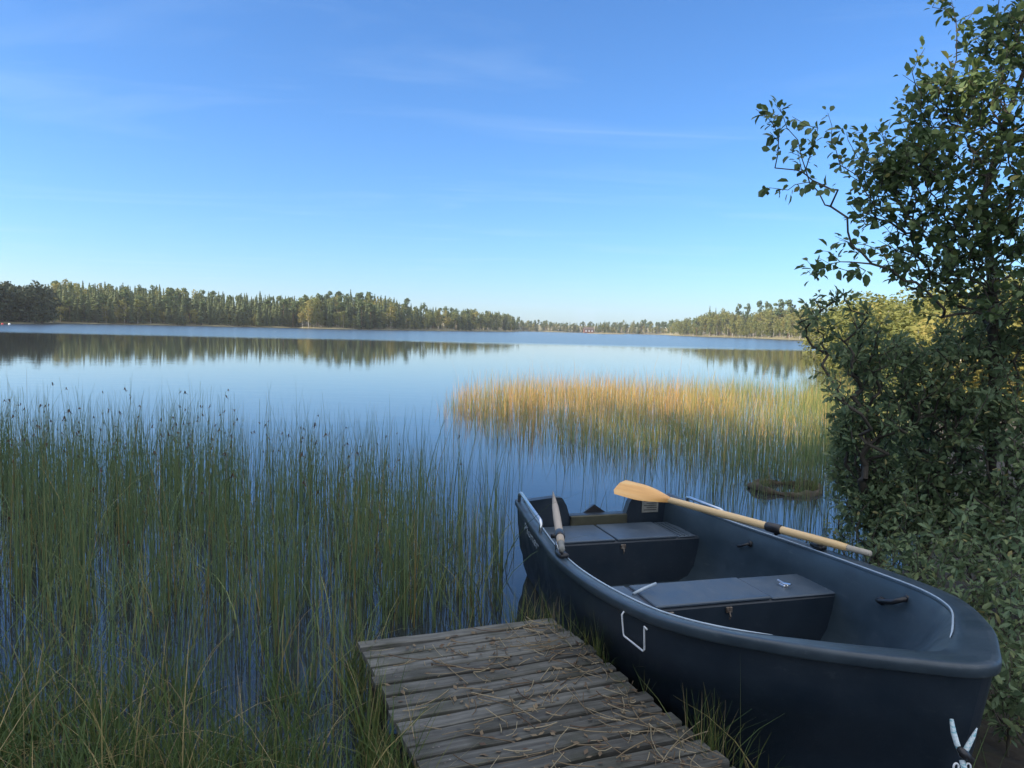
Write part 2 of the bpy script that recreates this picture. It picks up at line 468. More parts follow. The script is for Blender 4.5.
def water_mat():
    m, t, p, out = mat('lake_water')
    g = nd(t, 'ShaderNodeNewGeometry')
    s = nd(t, 'ShaderNodeSeparateXYZ'); lk(t, g.outputs['Position'], s.inputs[0])
    # wind-ruffled water starts well out on the lake
    d = nd(t, 'ShaderNodeMath', operation='MULTIPLY_ADD')
    lk(t, s.outputs['X'], d.inputs[0]); d.inputs[1].default_value = -.12; lk(t, s.outputs['Y'], d.inputs[2])
    mpn = nd(t, 'ShaderNodeMapping'); mpn.inputs['Scale'].default_value = (.012, .03, 1)
    lk(t, g.outputs['Position'], mpn.inputs[0])
    nn = nd(t, 'ShaderNodeTexNoise'); nn.inputs['Scale'].default_value = 1; nn.inputs['Detail'].default_value = 3
    lk(t, mpn.outputs[0], nn.inputs['Vector'])
    d2 = nd(t, 'ShaderNodeMath', operation='MULTIPLY_ADD'); lk(t, nn.outputs['Fac'], d2.inputs[0]); d2.inputs[1].default_value = 26.0
    lk(t, d.outputs[0], d2.inputs[2])
    mask = nd(t, 'ShaderNodeMapRange', interpolation_type='SMOOTHSTEP')
    mask.inputs['From Min'].default_value = 92; mask.inputs['From Max'].default_value = 122
    lk(t, d2.outputs[0], mask.inputs[0])
    p.inputs['Base Color'].default_value = (.022, .027, .030, 1)
    p.inputs['IOR'].default_value = 1.45
    ro = nd(t, 'ShaderNodeMapRange'); lk(t, mask.outputs[0], ro.inputs[0])
    ro.inputs['To Min'].default_value = .015; ro.inputs['To Max'].default_value = .2
    lk(t, ro.outputs[0], p.inputs['Roughness'])
    mp1 = nd(t, 'ShaderNodeMapping'); mp1.inputs['Scale'].default_value = (.8, 2.0, 1)
    lk(t, g.outputs['Position'], mp1.inputs[0])
    w1 = nd(t, 'ShaderNodeTexNoise'); w1.inputs['Scale'].default_value = 1.1; w1.inputs['Detail'].default_value = 2
    lk(t, mp1.outputs[0], w1.inputs['Vector'])
    w2 = nd(t, 'ShaderNodeTexNoise'); w2.inputs['Scale'].default_value = 9; w2.inputs['Detail'].default_value = 2
    lk(t, mp1.outputs[0], w2.inputs['Vector'])
    ad = nd(t, 'ShaderNodeMath', operation='MULTIPLY_ADD'); lk(t, w2.outputs['Fac'], ad.inputs[0]); ad.inputs[1].default_value = .12
    lk(t, w1.outputs['Fac'], ad.inputs[2])
    b = nd(t, 'ShaderNodeBump'); b.inputs['Distance'].default_value = .02
    st = nd(t, 'ShaderNodeMapRange'); lk(t, mask.outputs[0], st.inputs[0]); st.inputs['To Min'].default_value = .10; st.inputs['To Max'].default_value = .5
    lk(t, st.outputs[0], b.inputs['Strength'])
    lk(t, ad.outputs[0], b.inputs['Height']); lk(t, b.outputs[0], p.inputs['Normal'])
    return m


# ------------------------------------------------------------------ ground and lake
FAR_PX = [(-250, 225), (-60, 235), (0, 250), (40, 258), (55, 318), (100, 325), (150, 340), (200, 352), (250, 362), (296, 372), (302, 360), (350, 368),
          (400, 400), (440, 450), (480, 520), (514, 640), (524, 900), (600, 960), (664, 900), (676, 660), (700, 600), (750, 520),
          (800, 400), (840, 300), (900, 200), (1000, 120), (1100, 90)]
_fa = np.array([math.atan((p[0] - 512) / FPX) for p in FAR_PX]); _fd = np.array([p[1] for p in FAR_PX], float)


def far_shore(az):
    a = np.degrees(az)
    d = np.interp(az, _fa, _fd)
    d = np.where(a < -47, np.interp(a, [-100, -80, -62, -47], [12, 60, 160, 225]), d)
    return d


def land_s(x, y):
    """signed distance inland, roughly (positive on land)"""
    x = np.asarray(x, float); y = np.asarray(y, float)
    wob = .22 * noise2(x * 1.1, y * 1.1, 2.0)
    yb = np.interp(x, [-60, -14, -11.5, -9, -.9, -.3, .4, 1.5, 2.6], [9, 8, 6, 2.9, 2.75, 2.6, 2.4, 2.4, 3.2])
    s_near = np.where(x < 4, yb - y, 3.2 - y) + wob
    s_right = np.where(y > 2.2, (x - (.47 * y + .35)) * .9, -9) + wob * 2
    az = np.arctan2(x, y); r = np.hypot(x, y)
    s_far = np.where(np.abs(az) < 1.75, r - far_shore(az) * (1 + .01 * np.sin(az * 90)), -9)
    return np.maximum(np.maximum(s_near, s_right), s_far)


def ground_h(x, y):
    s = land_s(x, y); r = np.hypot(x, y)
    near = np.where(s > 0, .30 * np.tanh(s * .25) + .04 * np.clip(s - 3, 0, 40), np.maximum(s * .22, -1.2))
    far = np.where(s > 0, np.minimum(.06 * s, .8) + 9 * np.clip((s - 12) / 160, 0, 1), np.maximum(s * .05, -1.5))
    k = np.clip((r - 25) / 50, 0, 1)
    return near * (1 - k) + far * k + np.where(s > 0, .03 * noise2(x * 3, y * 3, 5), 0)


def build_haze():
    m = bpy.data.materials.new('haze_air'); m.use_nodes = True; t = m.node_tree
    for n in list(t.nodes): t.nodes.remove(n)
    out = nd(t, 'ShaderNodeOutputMaterial'); v = nd(t, 'ShaderNodeVolumePrincipled')
    v.inputs['Color'].default_value = (.86, .93, 1.0, 1); v.inputs['Density'].default_value = HAZE
    v.inputs['Anisotropy'].default_value = .2
    lk(t, v.outputs[0], out.inputs['Volume'])
    b = MB(); b.box((0, 0, 26), (3700, 3700, 60)); o = b.build('haze', m); tag(o, kind='stuff')


HAZE = .00016


def build_ground():
    na, nr = 420, 190
    # finer angular steps in front
    u = np.linspace(-1, 1, na)
    az = np.pi * (0.35 * u + 0.65 * u ** 3)
    r = np.concatenate([[0.0], .25 * (1750 / .25) ** (np.linspace(0, 1, nr - 1))])
    A, Rr = np.meshgrid(az, r)
    x = Rr * np.sin(A); y = Rr * np.cos(A)
    z = ground_h(x, y)
    V = np.stack([x.ravel(), y.ravel(), z.ravel()], 1)
    i = np.arange(nr - 1)[:, None] * na + np.arange(na - 1)[None, :]
    F = np.stack([i, i + na, i + na + 1, i + 1], -1).reshape(-1, 4)
    me = np_mesh('ground', V, F, smooth=True)
    o = link_mesh('ground', me, ground_mat()); tag(o, kind='structure')
    # lake surface: one flat sheet
    rr = np.concatenate([[0.5], np.array([4, 12, 40, 120, 400, 1000, 1740.])]); aa = np.linspace(0, 2 * np.pi, 97)
    A, Rr = np.meshgrid(aa, rr)
    V = np.stack([(Rr * np.sin(A)).ravel(), (Rr * np.cos(A)).ravel(), np.zeros(A.size)], 1)
    i = np.arange(len(rr) - 1)[:, None] * 97 + np.arange(96)[None, :]
    F = np.stack([i, i + 97, i + 98, i + 1], -1).reshape(-1, 4)[:, ::-1]
    o = link_mesh('lake_water', np_mesh('lake_water', V, F), water_mat()); tag(o, kind='structure')
    if o.data.polygons[200].normal.z < 0: o.data.flip_normals()


build_ground()
build_haze()

# ------------------------------------------------------------------ far trees: prototypes (crown arrays + trunk arrays)


def tri_soup(P):
    """P (n,3,3) -> V,F"""
    n = len(P); return P.reshape(-1, 3), np.arange(n * 3).reshape(n, 3)


def spruce_crown(h, rad, seed, whorls=15, per=10):
    g = np.random.default_rng(seed); T, v = [], []
    for k in range(whorls):
        f = k / (whorls - 1)
        z = h * (.08 + .88 * f)
        rr = rad * (1 - f) ** .85 * g.uniform(.8, 1.15) + .12
        for j in range(per):
            a = 2 * np.pi * (j + g.uniform(-.4, .4)) / per + k
            r2 = rr * g.uniform(.55, 1.15)
            w = .36 * r2 + .18
            d = np.array([np.cos(a), np.sin(a), 0]); s = np.array([-np.sin(a), np.cos(a), 0])
            z0 = z + h * .035; z1 = z - h * g.uniform(.01, .055)
            tip = d * r2 + [0, 0, z1]
            m1 = d * r2 * .5 + s * w + [0, 0, z1 + (z0 - z1) * .35]; m2 = d * r2 * .5 - s * w + [0, 0, z1 + (z0 - z1) * .35]
            top = np.array([0, 0, z0])
            T += [[top, m1, tip], [top, tip, m2]]
            q = g.uniform(0, 1); v += [q] * 6
    T += [[[.12, 0, h * .9], [-.1, .1, h * .9], [0, 0, h]], [[0, -.12, h * .9], [0, .12, h * .9], [0, 0, h]]]; v += [.5] * 6
    return np.array(T), np.array(v)


def clump_crown(h, lobes, seed, n, leaf):
    g = np.random.default_rng(seed); T, v = [], []
    for (cx, cy, cz, rx, rz, wgt) in lobes:
        k = int(n * wgt)
        d = g.normal(size=(k, 3)); d /= np.linalg.norm(d, axis=1)[:, None]
        rr = g.uniform(.45, 1.05, k) ** .6
        c = np.array([cx, cy, cz]) + d * rr[:, None] * np.array([rx, rx, rz])
        base = g.uniform(0, 1)
        for i in range(k):
            nrm = d[i] * .7 + g.normal(size=3) * .6 + [0, 0, .3]; nrm /= np.linalg.norm(nrm)
            a = np.cross(nrm, g.normal(size=3)); a /= np.linalg.norm(a); b = np.cross(nrm, a)
            s1, s2 = leaf * g.uniform(.6, 1.3), leaf * g.uniform(.45, .9)
            p0, p1, p2, p3 = c[i] + a * s1, c[i] + b * s2, c[i] - a * s1 * .9, c[i] - b * s2
            T += [[p0, p1, p2], [p0, p2, p3]]
            v += [np.clip(.55 * base + .45 * g.uniform(), 0, 1)] * 6
    return np.array(T), np.array(v)


def trunk_arr(h, r, lean=0.0, n=6, limbs=0, seed=0):
    g = np.random.default_rng(seed); T = []
    def cone(a, b, r0, r1):
        a, b = np.array(a, float), np.array(b, float); t = (b - a) / np.linalg.norm(b - a)
        u = np.cross(t, [0.3, .9, .1]); u /= np.linalg.norm(u); w = np.cross(t, u)
        for k in range(n):
            a0, a1 = 2 * np.pi * k / n, 2 * np.pi * (k + 1) / n
            c0, c1 = u * np.cos(a0) + w * np.sin(a0), u * np.cos(a1) + w * np.sin(a1)
            T.extend([[a + c0 * r0, a + c1 * r0, b + c1 * r1], [a + c0 * r0, b + c1 * r1, b + c0 * r1]])
    cone([0, 0, -.4], [lean * .5, 0, h * .5], r, r * .7); cone([lean * .5, 0, h * .5], [lean, 0, h], r * .7, r * .2)
    for i in range(limbs):
        z = h * g.uniform(.45, .85); a = g.uniform(0, 6.28)
        cone([lean * z / h, 0, z], [lean + np.cos(a) * h * .14, np.sin(a) * h * .14, z + h * .09], r * .35, r * .12)
    return np.array(T)


PROTO = {'spruce_tree': [], 'pine_tree': [], 'birch_tree': [], 'alder_tree': []}
for i in range(5):
    h = 16 + 2 * i % 5
    c, v = spruce_crown(16 + i, 2.5 + .3 * i, 20 + i, 15 + i)
    PROTO['spruce_tree'].append((trunk_arr(14, .2), c, v, 'bark', 'spruce', 16 + i))
for i in range(4):
    g = np.random.default_rng(40 + i); h = 16.5
    lobes = [(g.uniform(-1.3, 1.3), g.uniform(-1.3, 1.3), h * g.uniform(.62, .95), g.uniform(.9, 1.7), g.uniform(.6, 1.1), .2) for _ in range(7)] + [(0, 0, h * .97, 1.0, .9, .12)]
    c, v = clump_crown(h, lobes, 50 + i, 240, .5)
    PROTO['pine_tree'].append((trunk_arr(h * .93, .2, g.uniform(-.5, .5), limbs=6, seed=i), c, v, 'pinebark', 'pine', h))
for i in range(4):
    g = np.random.default_rng(60 + i); h = 13.5
    lobes = [(g.uniform(-1.5, 1.5), g.uniform(-1.5, 1.5), h * g.uniform(.25, .85), g.uniform(1.1, 1.9), g.uniform(1.2, 2.1), .14) for _ in range(9)] + [(0, 0, h * .9, 1.0, 1.5, .12)]
    c, v = clump_crown(h, lobes, 70 + i, 330, .42)
    PROTO['birch_tree'].append((trunk_arr(h * .85, .14, g.uniform(-.4, .4), limbs=5, seed=i), c, v, 'birchbark', 'birch', h))

for i in range(3):
    g = np.random.default_rng(90 + i); h = 12.0
    lobes = [(g.uniform(-2.6, 2.6), g.uniform(-2.6, 2.6), h * g.uniform(.12, .8), g.uniform(1.6, 2.6), g.uniform(1.5, 2.4), .12) for _ in range(10)] + [(0, 0, h * .85, 1.8, 1.8, .14)]
    c, v = clump_crown(h, lobes, 95 + i, 420, .5)
    PROTO['alder_tree'].append((trunk_arr(h * .8, .18, g.uniform(-.4, .4), limbs=5, seed=i), c, v, 'bark', 'shaded_leaf', h))

PROTO['birch_bush'] = []
for i in range(3):
    g = np.random.default_rng(160 + i); h = 6.0
    lobes = [(g.uniform(-1.6, 1.6), g.uniform(-1.6, 1.6), h * g.uniform(.1, .8), g.uniform(.8, 1.5), g.uniform(.7, 1.4), .09) for _ in range(13)]
    c, v = clump_crown(h, lobes, 170 + i, 3000, .11)
    PROTO['birch_bush'].append((trunk_arr(h * .8, .07, g.uniform(-.3, .3), limbs=7, seed=i), c, v, 'birchbark', 'birch', h))

PMESH = {}
for kind, lst in PROTO.items():
    for i, (tr, cr, v, mb, ml, h) in enumerate(lst):
        V, F = tri_soup(tr); a = np_mesh(kind + '_trunk', V, F); a.materials.append(M[mb])
        V, F = tri_soup(cr); b = np_mesh(kind + '_crown', V, F, {'v': v}); b.materials.append(M[ml])
        PMESH[(kind, i)] = (a, b, h)


def far_tree(kind, i, loc, sc, rz, label, group, sx=1.0):
    a, b, h = PMESH[(kind, i)]
    o = empty(kind, loc, rz); o.scale = (sc * sx, sc * sx, sc)
    t = bpy.data.objects.new('trunk', a); COL.objects.link(t); t.parent = o
    c = bpy.data.objects.new('crown', b); COL.objects.link(c); c.parent = o
    tag(o, label, 'tree', group)
    return o


def stuff_wood(name, items, label):
    """items: (kind, i, x, y, z, sc, rz, shift) -> ONE mesh, a wood that reads as a mass"""
    Vs, vs, mi = [], [], []
    mats = ['spruce', 'pine', 'birch', 'shaded_leaf', 'bark', 'pinebark', 'birchbark']
    for (kind, i, x, y, z, sc, rz, sh, sx) in items:
        tr, cr, v, mb, ml, h = PROTO[kind][i]
        ca, sa = math.cos(rz), math.sin(rz)
        Rz = np.array([[ca, -sa, 0], [sa, ca, 0], [0, 0, 1]])
        for arr, vv, mm in ((tr, np.zeros(len(tr) * 3), mb), (cr, v, ml)):
            P = (arr.reshape(-1, 3) * [sx, sx, 1]) @ Rz.T * sc + [x, y, z]
            Vs.append(P); vs.append(np.clip(vv * .45 + sh * .55, 0, 1)); mi.append(np.full(len(arr), mats.index(mm)))
    V = np.concatenate(Vs); F = np.arange(len(V)).reshape(-1, 3)
    me = np_mesh(name, V, F, {'v': np.concatenate(vs)}, mi=np.concatenate(mi))
    o = link_mesh(name, me, [M[m] for m in mats]); tag(o, label, 'wood', kind='stuff')
    return o


def az_of(px): return math.atan((px - 512) / FPX)


HORIZ = [(0, 316.8), (1024, 342.4)]


def height_for(px, py, dist):
    """real height that reaches the photo's treetop line at that distance"""
    p = at_y(px, py, dist * math.cos(az_of(px)))
    return p.z


# treetop lines of the far woods (photo x -> photo y)
TOPS = [(-250, 276), (-60, 279), (0, 280), (45, 282), (100, 284), (140, 287), (180, 290), (220, 293), (260, 295), (300, 298), (330, 294), (360, 293),
        (385, 297), (410, 305), (440, 309), (470, 310), (500, 314), (516, 318), (524, 322), (580, 324), (640, 323), (668, 322),
        (674, 319), (690, 316), (705, 311), (725, 309), (745, 313), (765, 306), (790, 304), (820, 305)]
TX, TY = np.array([t[0] for t in TOPS], float), np.array([t[1] for t in TOPS], float)


def mix_kind(px, g):
    u = g.uniform()
    if px < 48: k = 'alder_tree' if u < .8 else 'spruce_tree'
    elif px < 200: k = 'spruce_tree' if u < .74 else ('pine_tree' if u < .9 else 'birch_tree')
    elif px < 297: k = 'spruce_tree' if u < .9 else 'pine_tree'
    elif px < 322: k = 'birch_tree' if u < .85 else 'pine_tree'
    elif px < 425: k = 'spruce_tree' if u < .68 else ('pine_tree' if u < .85 else 'birch_tree')
    elif px < 520: k = 'birch_tree' if u < .35 else ('pine_tree' if u < .6 else 'spruce_tree')
    elif px < 670: k = 'pine_tree' if u < .4 else ('birch_tree' if u < .7 else 'spruce_tree')
    else: k = 'birch_tree' if u < .85 else ('pine_tree' if u < .92 else 'spruce_tree')
    return k, int(g.integers(0, len(PROTO[k])))


def region(px):
    if px < 48: return 'headland at the far left'
    if px < 299: return 'shore left of the wooded point'
    if px < 520: return 'wooded point'
    if px < 672: return 'most distant shore'
    return 'sunny right shore'


KN = {'alder_tree': 'broad dark shaded alder', 'spruce_tree': 'pointed dark spruce', 'pine_tree': 'tuft crowned pine', 'birch_tree': 'pale yellowing birch'}


def build_far_woods():
    g = np.random.default_rng(5)
    back = {}
    front = []
    px = -240.0
    while px < 1010:
        d0 = float(far_shore(np.array(az_of(px))))
        rows = 6 if px < 520 else (4 if px < 672 else 6)
        for row in range(rows):
            pj = px + g.uniform(-4, 4)
            d = float(far_shore(np.array(az_of(pj)))) + 5 + row * g.uniform(6, 9) + g.uniform(0, 4)
            a = az_of(pj)
            x, y = d * math.sin(a), d * math.cos(a)
            z = float(ground_h(x, y))
            if pj < 800:
                top = np.interp(pj, TX, TY) + g.exponential(2.6) - 2.4
                if g.uniform() < .1: top -= g.uniform(1, 4)
                H = height_for(pj, top, d) - z
                frac = g.uniform(.62, .95) if row < 2 else (g.uniform(.8, 1.0) if row < rows - 1 else 1.0)
                if pj < 48: frac = g.uniform(.7, .95)
            else:
                H = g.uniform(8, 13); frac = 1
            k, i = mix_kind(pj, g)
            if row == 0 and g.uniform() < (.4 if pj < 200 or pj > 297 else .08) and pj > 48: k = 'birch_tree'; i = int(g.integers(0, 4)); frac *= .55
            if pj > 672: frac *= .88 if k != 'pine_tree' else .78
            h = H * frac
            sc = h / PROTO[k][i][5]
            sx = 1.0 if sc > .8 else 1.25
            if row < 3 and -5 < pj < 830:
                front.append((row, k, i, (x, y, z - .1), sc, g.uniform(0, 6.28), pj, sx))
            else:
                back.setdefault(region(pj), []).append((k, i, x, y, z - .1, sc, g.uniform(0, 6.28), g.uniform(), sx))
        # tree spacing of about 3.6 m along the shore
        px += max(1.9, 3.4 / d0 * FPX * math.cos(az_of(px)) ** 2 * .55)
    # about 260 of the nearest, tallest-looking trees stand as things of their own
    front.sort(key=lambda f: (-(PROTO[f[1]][f[2]][5] * f[4]) / math.hypot(f[3][0], f[3][1])))
    cnt = {}
    for f in front:
        row, k, i, loc, sc, rz, pj, sx = f
        if cnt.get(k, 0) < 120:
            cnt[k] = cnt.get(k, 0) + 1
            reg = region(pj)
            far_tree(k, i, loc, sc, rz, f'{KN[k]} in the front rows on the {reg}', f'{k.replace("_", " ")}s on the {reg}', sx)
        else:
            back.setdefault(region(pj), []).append((k, i, loc[0], loc[1], loc[2], sc, rz, g.uniform(), sx))
    for reg, items in back.items():
        stuff_wood('far_wood', items, f'mixed forest massed behind the front trees on the {reg}')


build_far_woods()


def hero_tree(kind, i, px, toppx, d, label, group=None, sx=1.0):
    a = az_of(px); x, y = d * math.sin(a), d * math.cos(a)
    z = max(float(ground_h(x, y)), .0)
    h = height_for(px, toppx, d) - z
    return far_tree(kind, i, (x, y, z - .1), h / PROTO[kind][i][5], random.uniform(0, 6.28), label, group, sx)


# tall trees that stand out above the right shore
for k, (px, top, d) in enumerate([(707, 305, 600), (713, 307, 604)]):
    hero_tree('spruce_tree', k + 1, px, top, d, 'one of a close pair of tall spruces rising above the right shore', 'pair of tall spruces on the right shore', .9)
for k, (px, top, d) in enumerate([(736, 304, 560), (745, 304, 556), (757, 301, 540), (763, 302, 536), (767, 304, 544)]):
    hero_tree('pine_tree', k % 4, px, top, d, 'tall slender pine with a small tuft rising above the right shore trees', 'slender pines above the right shore', .8)
for k, (px, top, d) in enumerate([(777, 300, 470), (786, 300, 460)]):
    hero_tree('pine_tree', k + 1, px, top, d, 'broad pine with a full crown at the right end of the shore', 'full crowned pines on the right shore', 1.1)
hero_tree('birch_tree', 2, 802, 303, 410, 'round crowned birch above the bright shore beside the near bush')
# the wood-covered islet
isl = bpy.data.meshes.new('islet')


def build_islet():
    a = az_of(604); d = 640.0
    cx, cy = d * math.sin(a), d * math.cos(a)
    m = MB(); n = 28; vs, fs = [(cx, cy, 1.0)], []
    for k, (r, z) in enumerate([(.6, .8), (.9, .45), (1.05, -.3)]):
        for i in range(n):
            t = 2 * math.pi * i / n; q = 1 + .15 * math.sin(3 * t) + .1 * math.sin(5 * t + 1)
            vs.append((cx + 14 * r * q * math.cos(t), cy + 6 * r * q * math.sin(t), z))
    for i in range(n):
        j = (i + 1) % n; fs.append((0, 1 + i, 1 + j))
        for k in range(2):
            fs.append((1 + k * n + i, 1 + (k + 1) * n + i, 1 + (k + 1) * n + j, 1 + k * n + j))
    m.add(vs, fs)
    tag(m.build('islet', noisy('islet_ground', [(.3, (.1, .09, .05)), (.7, (.2, .17, .1))], .5, .9), smooth=True), kind='structure')
    for (px, top, kind, i, sx) in [(603, 320, 'spruce_tree', 1, .8)]:
        aa = az_of(px); far_tree(kind, i, (d * math.sin(aa), d * math.cos(aa), .5), (height_for(px, top, d) - .5) / PROTO[kind][i][5], 1.0, 'lone dark spruce sticking up from the small islet', None, sx)
    for q, (px, top) in enumerate([(598, 325), (602, 324.5), (607, 325), (611, 327), (614, 329)]):
        aa = az_of(px); i = q % 4
        far_tree('birch_tree', i, (d * math.sin(aa), d * math.cos(aa) + q, .4), (height_for(px, top, d) - .4) / PROTO['birch_tree'][i][5], q, 'low golden birch bush on the small islet', 'birch bushes on the islet', 1.5)


build_islet()


def build_cottage():
    a = az_of(587); d = 880.0
    x, y = d * math.sin(a), d * math.cos(a)
    o = empty('cottage', (x, y, .4), -a + .2); tag(o, 'tiny red cottage with a dark roof on the most distant shore', 'cottage')
    red = noisy('red_boards', [(.3, (.13, .05, .04)), (.7, (.18, .07, .055))], 2, .8)
    white = noisy('white_boards', [(.3, (.65, .65, .62)), (.7, (.8, .8, .77))], 2, .7)
    roof = noisy('dark_tiles', [(.3, (.06, .045, .04)), (.7, (.1, .07, .06))], 2, .8)
    m = MB(); m.box((0, 0, 1.5), (11, 6, 4.2)); m.add([(-5.5, -3, 3.6), (-5.5, 3, 3.6), (-5.5, 0, 5.8), (5.5, -3, 3.6), (5.5, 3, 3.6), (5.5, 0, 5.8)], [(0, 2, 1), (3, 4, 5)]); m.build('wall', red, o)
    m = MB(); m.add([(-6, -3.4, 3.45), (6, -3.4, 3.45), (6, 0, 6.1), (-6, 0, 6.1), (-6, 3.4, 3.45), (6, 3.4, 3.45), (-6, -3.4, 3.25), (6, -3.4, 3.25), (6, 0, 5.9), (-6, 0, 5.9), (-6, 3.4, 3.25), (6, 3.4, 3.25)],
                    [(0, 1, 2, 3), (3, 2, 5, 4), (7, 6, 9, 8), (8, 9, 10, 11), (0, 6, 7, 1), (4, 5, 11, 10)]); m.build('roof', roof, o)
    for xx in (-3.4, 0, 3.4):
        m = MB(); m.box((xx, -3.04, 1.9), (1.5, .06, 1.6)); m.build('window', white, o)


build_cottage()

# the shaded wood behind the photographer: it throws the shade that lies over boat, dock and near reeds


def build_shore_wood():
    g = np.random.default_rng(9)
    items = []
    for row in range(5):
        xx = -17.5 - row * 2.6
        y = -13.0
        ytop = 3.7 + .325 * (xx + 17.5) + g.uniform(-.5, .5)
        while y < ytop:
            k = ['spruce_tree', 'birch_tree', 'spruce_tree'][int(g.integers(0, 3))]; i = int(g.integers(0, len(PROTO[k])))
            h = (17.5 + row * 1.2) * g.uniform(.9, 1.05)
            items.append((k, i, xx + g.uniform(-.7, .7), y, .3, h / PROTO[k][i][5], g.uniform(0, 6.28), g.uniform(), 1.2))
            y += 1.7
    stuff_wood('shore_wood', items, 'tall dense wood on the bank behind the dock')


build_shore_wood()

# ------------------------------------------------------------------ reeds, sedge and grass


def blades(base, h, lean, laz, width, K, sides, v, power=2.0, tip=.15, kink=None):
    """base (n,3); curved stems. sides 3 = round stem, 2 = flat blade. returns V,F,attr"""
    n = len(h); s = np.linspace(0, 1, K)
    d = np.stack([np.cos(laz), np.sin(laz), np.zeros(n)], 1)
    bend = lean[:, None] * h[:, None] * s[None] ** power
    zz = h[:, None] * (s[None] - .35 * np.abs(lean)[:, None] ** 1.5 * s[None] ** 3)
    C = base[:, None, :] + d[:, None, :] * bend[..., None]
    C[..., 2] += zz
    w = width[:, None] * (1 - (1 - tip) * s[None] ** 1.3)
    ph = rng.uniform(0, 6.28, n)
    if sides == 2:
        offs = np.stack([np.cos(ph), np.sin(ph), np.zeros(n)], 1)
        V = np.stack([C - offs[:, None, :] * w[..., None], C + offs[:, None, :] * w[..., None]], 2)
    else:
        L = []
        for q in range(sides):
            o = np.stack([np.cos(ph + q * 2 * np.pi / sides), np.sin(ph + q * 2 * np.pi / sides), np.zeros(n)], 1)
            L.append(C + o[:, None, :] * w[..., None])
        V = np.stack(L, 2)
    V = V.reshape(-1, 3)
    b = (np.arange(n) * K * sides)[:, None, None] + (np.arange(K - 1) * sides)[None, :, None]
    if sides == 2:
        F = np.stack([b[..., 0], b[..., 0] + 1, b[..., 0] + 3, b[..., 0] + 2], -1).reshape(-1, 4)
    else:
        fs = []
        for q in range(sides):
            q2 = (q + 1) % sides
            fs.append(np.stack([b[..., 0] + q, b[..., 0] + q2, b[..., 0] + sides + q2, b[..., 0] + sides + q], -1))
        F = np.stack(fs, 2).reshape(-1, 4)
    vv = np.repeat(v, K * sides)
    return V, F, vv, C


def join_blades(name, parts, m, label, cat):
    Vs, Fs, vs, off = [], [], [], 0
    for V, F, v in parts:
        Vs.append(V); Fs.append(F + off); vs.append(v); off += len(V)
    o = link_mesh(name, np_mesh(name, np.concatenate(Vs), np.concatenate(Fs), {'v': np.concatenate(vs)}), m)
    tag(o, label, cat, kind='stuff'); return o


def clumped(n, xr, yr, spread, per, keep):
    """clump-centred random positions"""
    out = []
    while sum(len(a) for a in out) < n:
        c = np.array([rng.uniform(*xr), rng.uniform(*yr)])
        k = int(rng.integers(per // 2, per * 2))
        p = c + rng.normal(size=(k, 2)) * spread
        p = p[keep(p[:, 0], p[:, 1])]
        out.append(p)
    return np.concatenate(out)[:n]


def left_bed():
    def keep(x, y):
        back = np.interp(x, [-9, -4, -1.5, 0, .6], [9.6, 8.9, 8.0, 6.9, 6.2]) + .5 * noise2(x * 2.2, y, 6)
        rightlim = np.interp(y, [3, 3.4, 4.1, 4.6, 5.4, 6, 7], [-.85, -.72, -.3, -.02, -.02, .1, .0])
        thin = np.where(y < 4.3, .8, 1.0) * np.interp(x, [-1.2, -.5, .2], [1.0, .62, .4])
        return (y < back) & (y > 3.15) & (x < rightlim) & (x > -.82 * y - .6) & (rng.uniform(size=x.shape) < thin)
    P = clumped(3700, (-9, .4), (3.1, 9.4), .055, 9, keep)
    P = np.concatenate([P, clumped(700, (-9, .4), (3.1, 9.4), .6, 16, keep)])
    n = len(P)
    edge = np.clip((P[:, 0] + 2.2) / 2.4, 0, 1)
    h = rng.normal(.9, .2, n) * (1 - .12 * edge) * np.where(P[:, 1] > 6.5, .86, 1)
    h = np.clip(h, .4, 1.35)
    base = np.column_stack([P, np.full(n, -.05)])
    lean = np.abs(rng.normal(.08, .09, n)); bent = rng.uniform(size=n) < .08; lean[bent] = rng.uniform(.35, 1.1, bent.sum())
    v = np.clip(rng.beta(2, 3, n) * .72 + .12 * noise2(P[:, 0] * 2, P[:, 1] * 2, 1), 0, .86)
    v[rng.uniform(size=n) < .07] = .85
    V, F, a, C = blades(base, h, lean, rng.uniform(0, 6.28, n), rng.uniform(.0018, .0046, n), 6, 3, v)
    parts = [(V, F, a)]
    # brown flower tufts hanging just under some tips
    sel = rng.choice(n, 230, replace=False); sel = sel[(P[sel, 0] < -1.2)]
    tips = C[sel, -1] - [0, 0, .03]
    tb = np.repeat(tips, 4, 0); k = len(tb)
    V, F, a, _ = blades(tb, np.full(k, -.035) * rng.uniform(.4, 1.2, k), rng.uniform(-1.2, -.3, k), rng.uniform(0, 6.28, k), np.full(k, .0038), 3, 3, np.full(k, .97), tip=.6)
    parts.append((V, F, a))
    # low young shoots and rotting stems at the waterline
    P2 = clumped(2600, (-7, .1), (3.1, 7), .12, 14, keep); n2 = len(P2)
    V, F, a, _ = blades(np.column_stack([P2, np.full(n2, -.03)]), rng.uniform(.15, .5, n2), rng.uniform(.1, .8, n2), rng.uniform(0, 6.28, n2), rng.uniform(.002, .004, n2), 5, 2, rng.uniform(.1, .9, n2))
    parts.append((V, F, a))
    join_blades('rush_bed', parts, M['rush'], 'dense dark green club-rush standing in the shaded water left of the dock', 'reeds')


left_bed()


